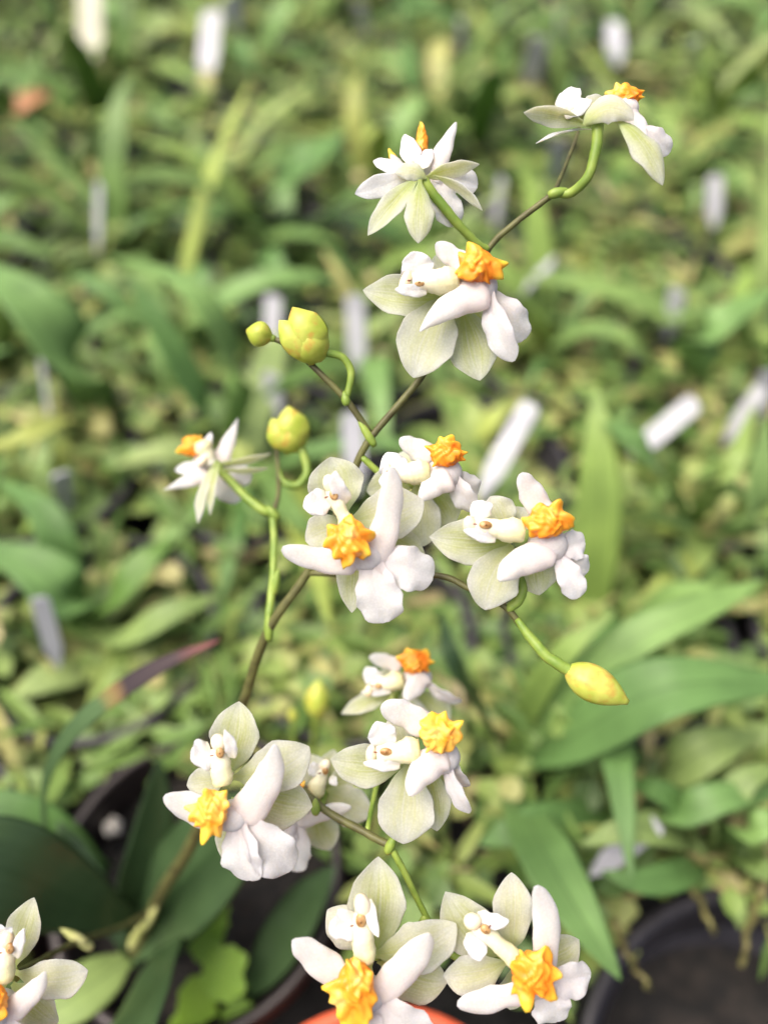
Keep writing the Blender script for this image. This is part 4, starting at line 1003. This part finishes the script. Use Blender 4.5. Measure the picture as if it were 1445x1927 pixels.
flower((25, 1828), .119, [
    ('sepal', (28, 1820, -2), (65, 1689, -1), 66, dict(cup=.10)), ('petal', (28, 1828, -1), (166, 1826, 1), 80, dict(side=.12, cup=.04)), ('petal', (15, 1828, -2), (-75, 1770, -2), 70, {}),
    ('sepal', (25, 1850, -3), (110, 1925, -3), 78, {}), ('sepal', (10, 1850, -3), (-30, 1950, -3), 70, {}),
    ('lobe', (5, 1915, 3), (86, 1828, 8), 56, dict(taper=.35, side=.12)), ('lobe', (-20, 1900, 3), (-110, 1830, 5), 60, {}),
    ('mid', (0, 1910, 3), (-30, 2020, 1), 90, {}), ('mid', (5, 1905, 3), (70, 2000, 1), 84, {}), ('lipbody', (0, 1895, 2), 36, 32),
    ('wing', (12, 1765, 3), (-8, 1742, 4), 46, {}), ('wing', (30, 1800, 3), (46, 1748, 5), 24, {}), ('cap', (14, 1768, 3.4), 18, 14, 80), ('stig', (17, 1788, 4.8), 10, 13, 190),
    ('col', (15, 1775, 2.6), (8, 1845, 3), 40, (.36, .44, .42, .46, .42)),
    ('cal', (-12, 1888, 5), 80, 110, [(90, .3, .4), (170, .25, .5), (-90, .3, .6), (30, .3, .35), (-30, .3, .3)]),
], ped=[(25, 1835, .1265, 6), (30, 1840, .124, 8), (25, 1828, .1215, 9)], label='flower on the low side branch above the dark broad leaves')

# -- the orchid's own leaves
up_cam = camdir(0, 0.5, 0.9)
def own_leaf(pts, wpx, m, hint=None, **kw):
    q = [P(*p) for p in pts]; dm = pts[len(pts) // 2][2]
    return leaf_from(q, dpx(wpx, dm), hint or up_cam, m, plant, thick=0.0011, **kw)
own_leaf([(290, 1742, .205), (190, 1712, .188), (70, 1660, .172), (-50, 1620, .163), (-190, 1590, .160)], 180, M_LEAFD, fold=0.26, n=26, peak=.62, base=.25)
own_leaf([(100, 1640, .205), (86, 1545, .190), (92, 1455, .180), (145, 1370, .174), (235, 1296, .170), (320, 1245, .169), (418, 1203, .170)], 40, M_LEAFB, hint=camdir(-.25, .35, .9), fold=0.25, n=30, base=0.8, peak=0.6)
own_leaf([(255, 1775, .206), (265, 1660, .200), (285, 1560, .196), (300, 1425, .192)], 105, M_LEAFD, hint=camdir(.6, .1, .8), fold=0.3, n=20, base=.5)
own_leaf([(235, 1800, .207), (300, 1715, .199), (370, 1640, .189), (450, 1560, .181), (520, 1480, .175)], 190, M_LEAFD, hint=camdir(-.2, .4, .9), fold=0.12, n=24, base=.4)
own_leaf([(330, 1745, .204), (290, 1850, .182), (245, 1960, .164), (200, 2080, .152)], 175, M_LEAFD, hint=camdir(-.3, .3, .9), fold=0.14, n=24, base=.5)
own_leaf([(455, 1880, .208), (520, 1790, .204), (580, 1700, .200), (632, 1630, .197)], 96, M_LEAFD, hint=camdir(-.4, .4, .8), fold=0.2)
own_leaf([(245, 1790, .205), (190, 1690, .204), (140, 1600, .203), (110, 1545, .203)], 60, M_LEAFD, fold=0.3)
own_leaf([(245, 1800, .206), (180, 1850, .198), (100, 1900, .192), (-20, 1960, .188)], 100, M_LEAFY, fold=0.15)
own_leaf([(200, 1640, .215), (90, 1560, .207), (-10, 1520, .204), (-90, 1505, .204)], 85, M_LEAFG, fold=0.15)
own_leaf([(330, 1790, .21), (370, 1700, .208), (350, 1600, .207), (360, 1520, .206)], 80, M_LEAFD, hint=camdir(.5, .2, .8), fold=0.25)

# -- weed with scalloped leaves in the pot
wb = P(400, 1905, .208)
we = empty('scalloped_weed', wb); tag(we, 'bright green weed with scalloped round leaves under the dark orchid leaves', 'weed')
for (x, y, d, r) in [(425, 1832, .196, 44), (392, 1772, .202, 34), (376, 1880, .198, 38), (448, 1915, .200, 30), (410, 1725, .205, 24), (350, 1935, .198, 30)]:
    c = P(x, y, d); R = dpx(r, d); nn = np.array((0.1 + random.uniform(-.2, .2), random.uniform(-.35, .1), 1.0)); nn = nrmz(nn); s = nrmz(np.cross(nn, (0, 1, .2))); t = np.cross(nn, s)
    vs = [np.array(c)]; K = 60
    for rr in (.35, .7, 1.0):
        for j in range(K):
            a = 2 * math.pi * j / K; q = R * rr * (1 + (.10 * abs(math.sin(a * 4.5)) if rr == 1 else .05)) * (1 - .35 * math.exp(-((a - math.pi) / .3) ** 2))
            vs.append(np.array(c) + s * q * math.cos(a) + t * q * math.sin(a) + nn * (R * .05 * math.sin(a * 2 + r) * rr * rr + R * .02 * math.sin(a * 11) * rr))
    fs = [(0, 1 + j, 1 + (j + 1) % K) for j in range(K)] + [(1 + k * K + j, 1 + (k + 1) * K + j, 1 + (k + 1) * K + (j + 1) % K, 1 + k * K + (j + 1) % K) for k in range(2) for j in range(K)]
    lf = MB().add(vs, fs, [(.5 + .4 * (i % 7) / 7 + .05, .3) for i in range(len(vs))] and [(.22, .4)] * len(vs)).build('leaf', M_CLOVER, we)
    mb = MB(); tube(mb, [wb, (wb + c) / 2 + Vector((0, 0, -.001)), c - Vector(s) * R * .55 - Vector(nn) * .0004], 0.0006, 6); mb.build('stalk', M_CLOVER, we)

# -- a pebble of perlite and loose roots
mb = MB(); v, f = BALL3
pc = P(215, 1555, .230); mb.add([np.array(pc) + p * dpx(17, .22) * (1 + .18 * math.sin(5 * p[0] + 3 * p[1]) + .1 * math.sin(9 * p[2])) for p in v], f)
o = mb.build('perlite_grain', M_PERL); tag(o, 'pale perlite grain lying in the dark brown pot', 'grain')
for pts, wpx in [([(1240, 1640), (1290, 1655), (1330, 1720), (1345, 1760)], 18), ([(1440, 1640), (1425, 1700), (1405, 1760), (1395, 1815)], 22), ([(1150, 1730), (1170, 1770), (1200, 1830), (1225, 1865)], 20),
                 ([(1180, 1690), (1250, 1650), (1320, 1620), (1400, 1610)], 16), ([(1290, 1600), (1350, 1640), (1400, 1650)], 14), ([(1380, 1520), (1420, 1560), (1460, 1580)], 16)]:
    q0 = spline([(x, y, 0) for x, y in pts], 14)
    q = [PZ(p[0] + random.uniform(-5, 5), p[1] + random.uniform(-5, 5), RIM + 0.005 + 0.004 * math.sin(k * .8)) for k, p in enumerate(q0)]
    dm = (q[1] - CAM).dot(FWD); mb = MB(); tube(mb, q, [dpx(wpx, dm) * .42 * (1 - .5 * k / 13) * random.uniform(.75, 1.25) for k in range(14)], 8, 40)
    tag(mb.build('aerial_root', M_ROOT), 'olive brown aerial root trailing over the rim of the large black pot', 'root', 'aerial roots over the large black pot')
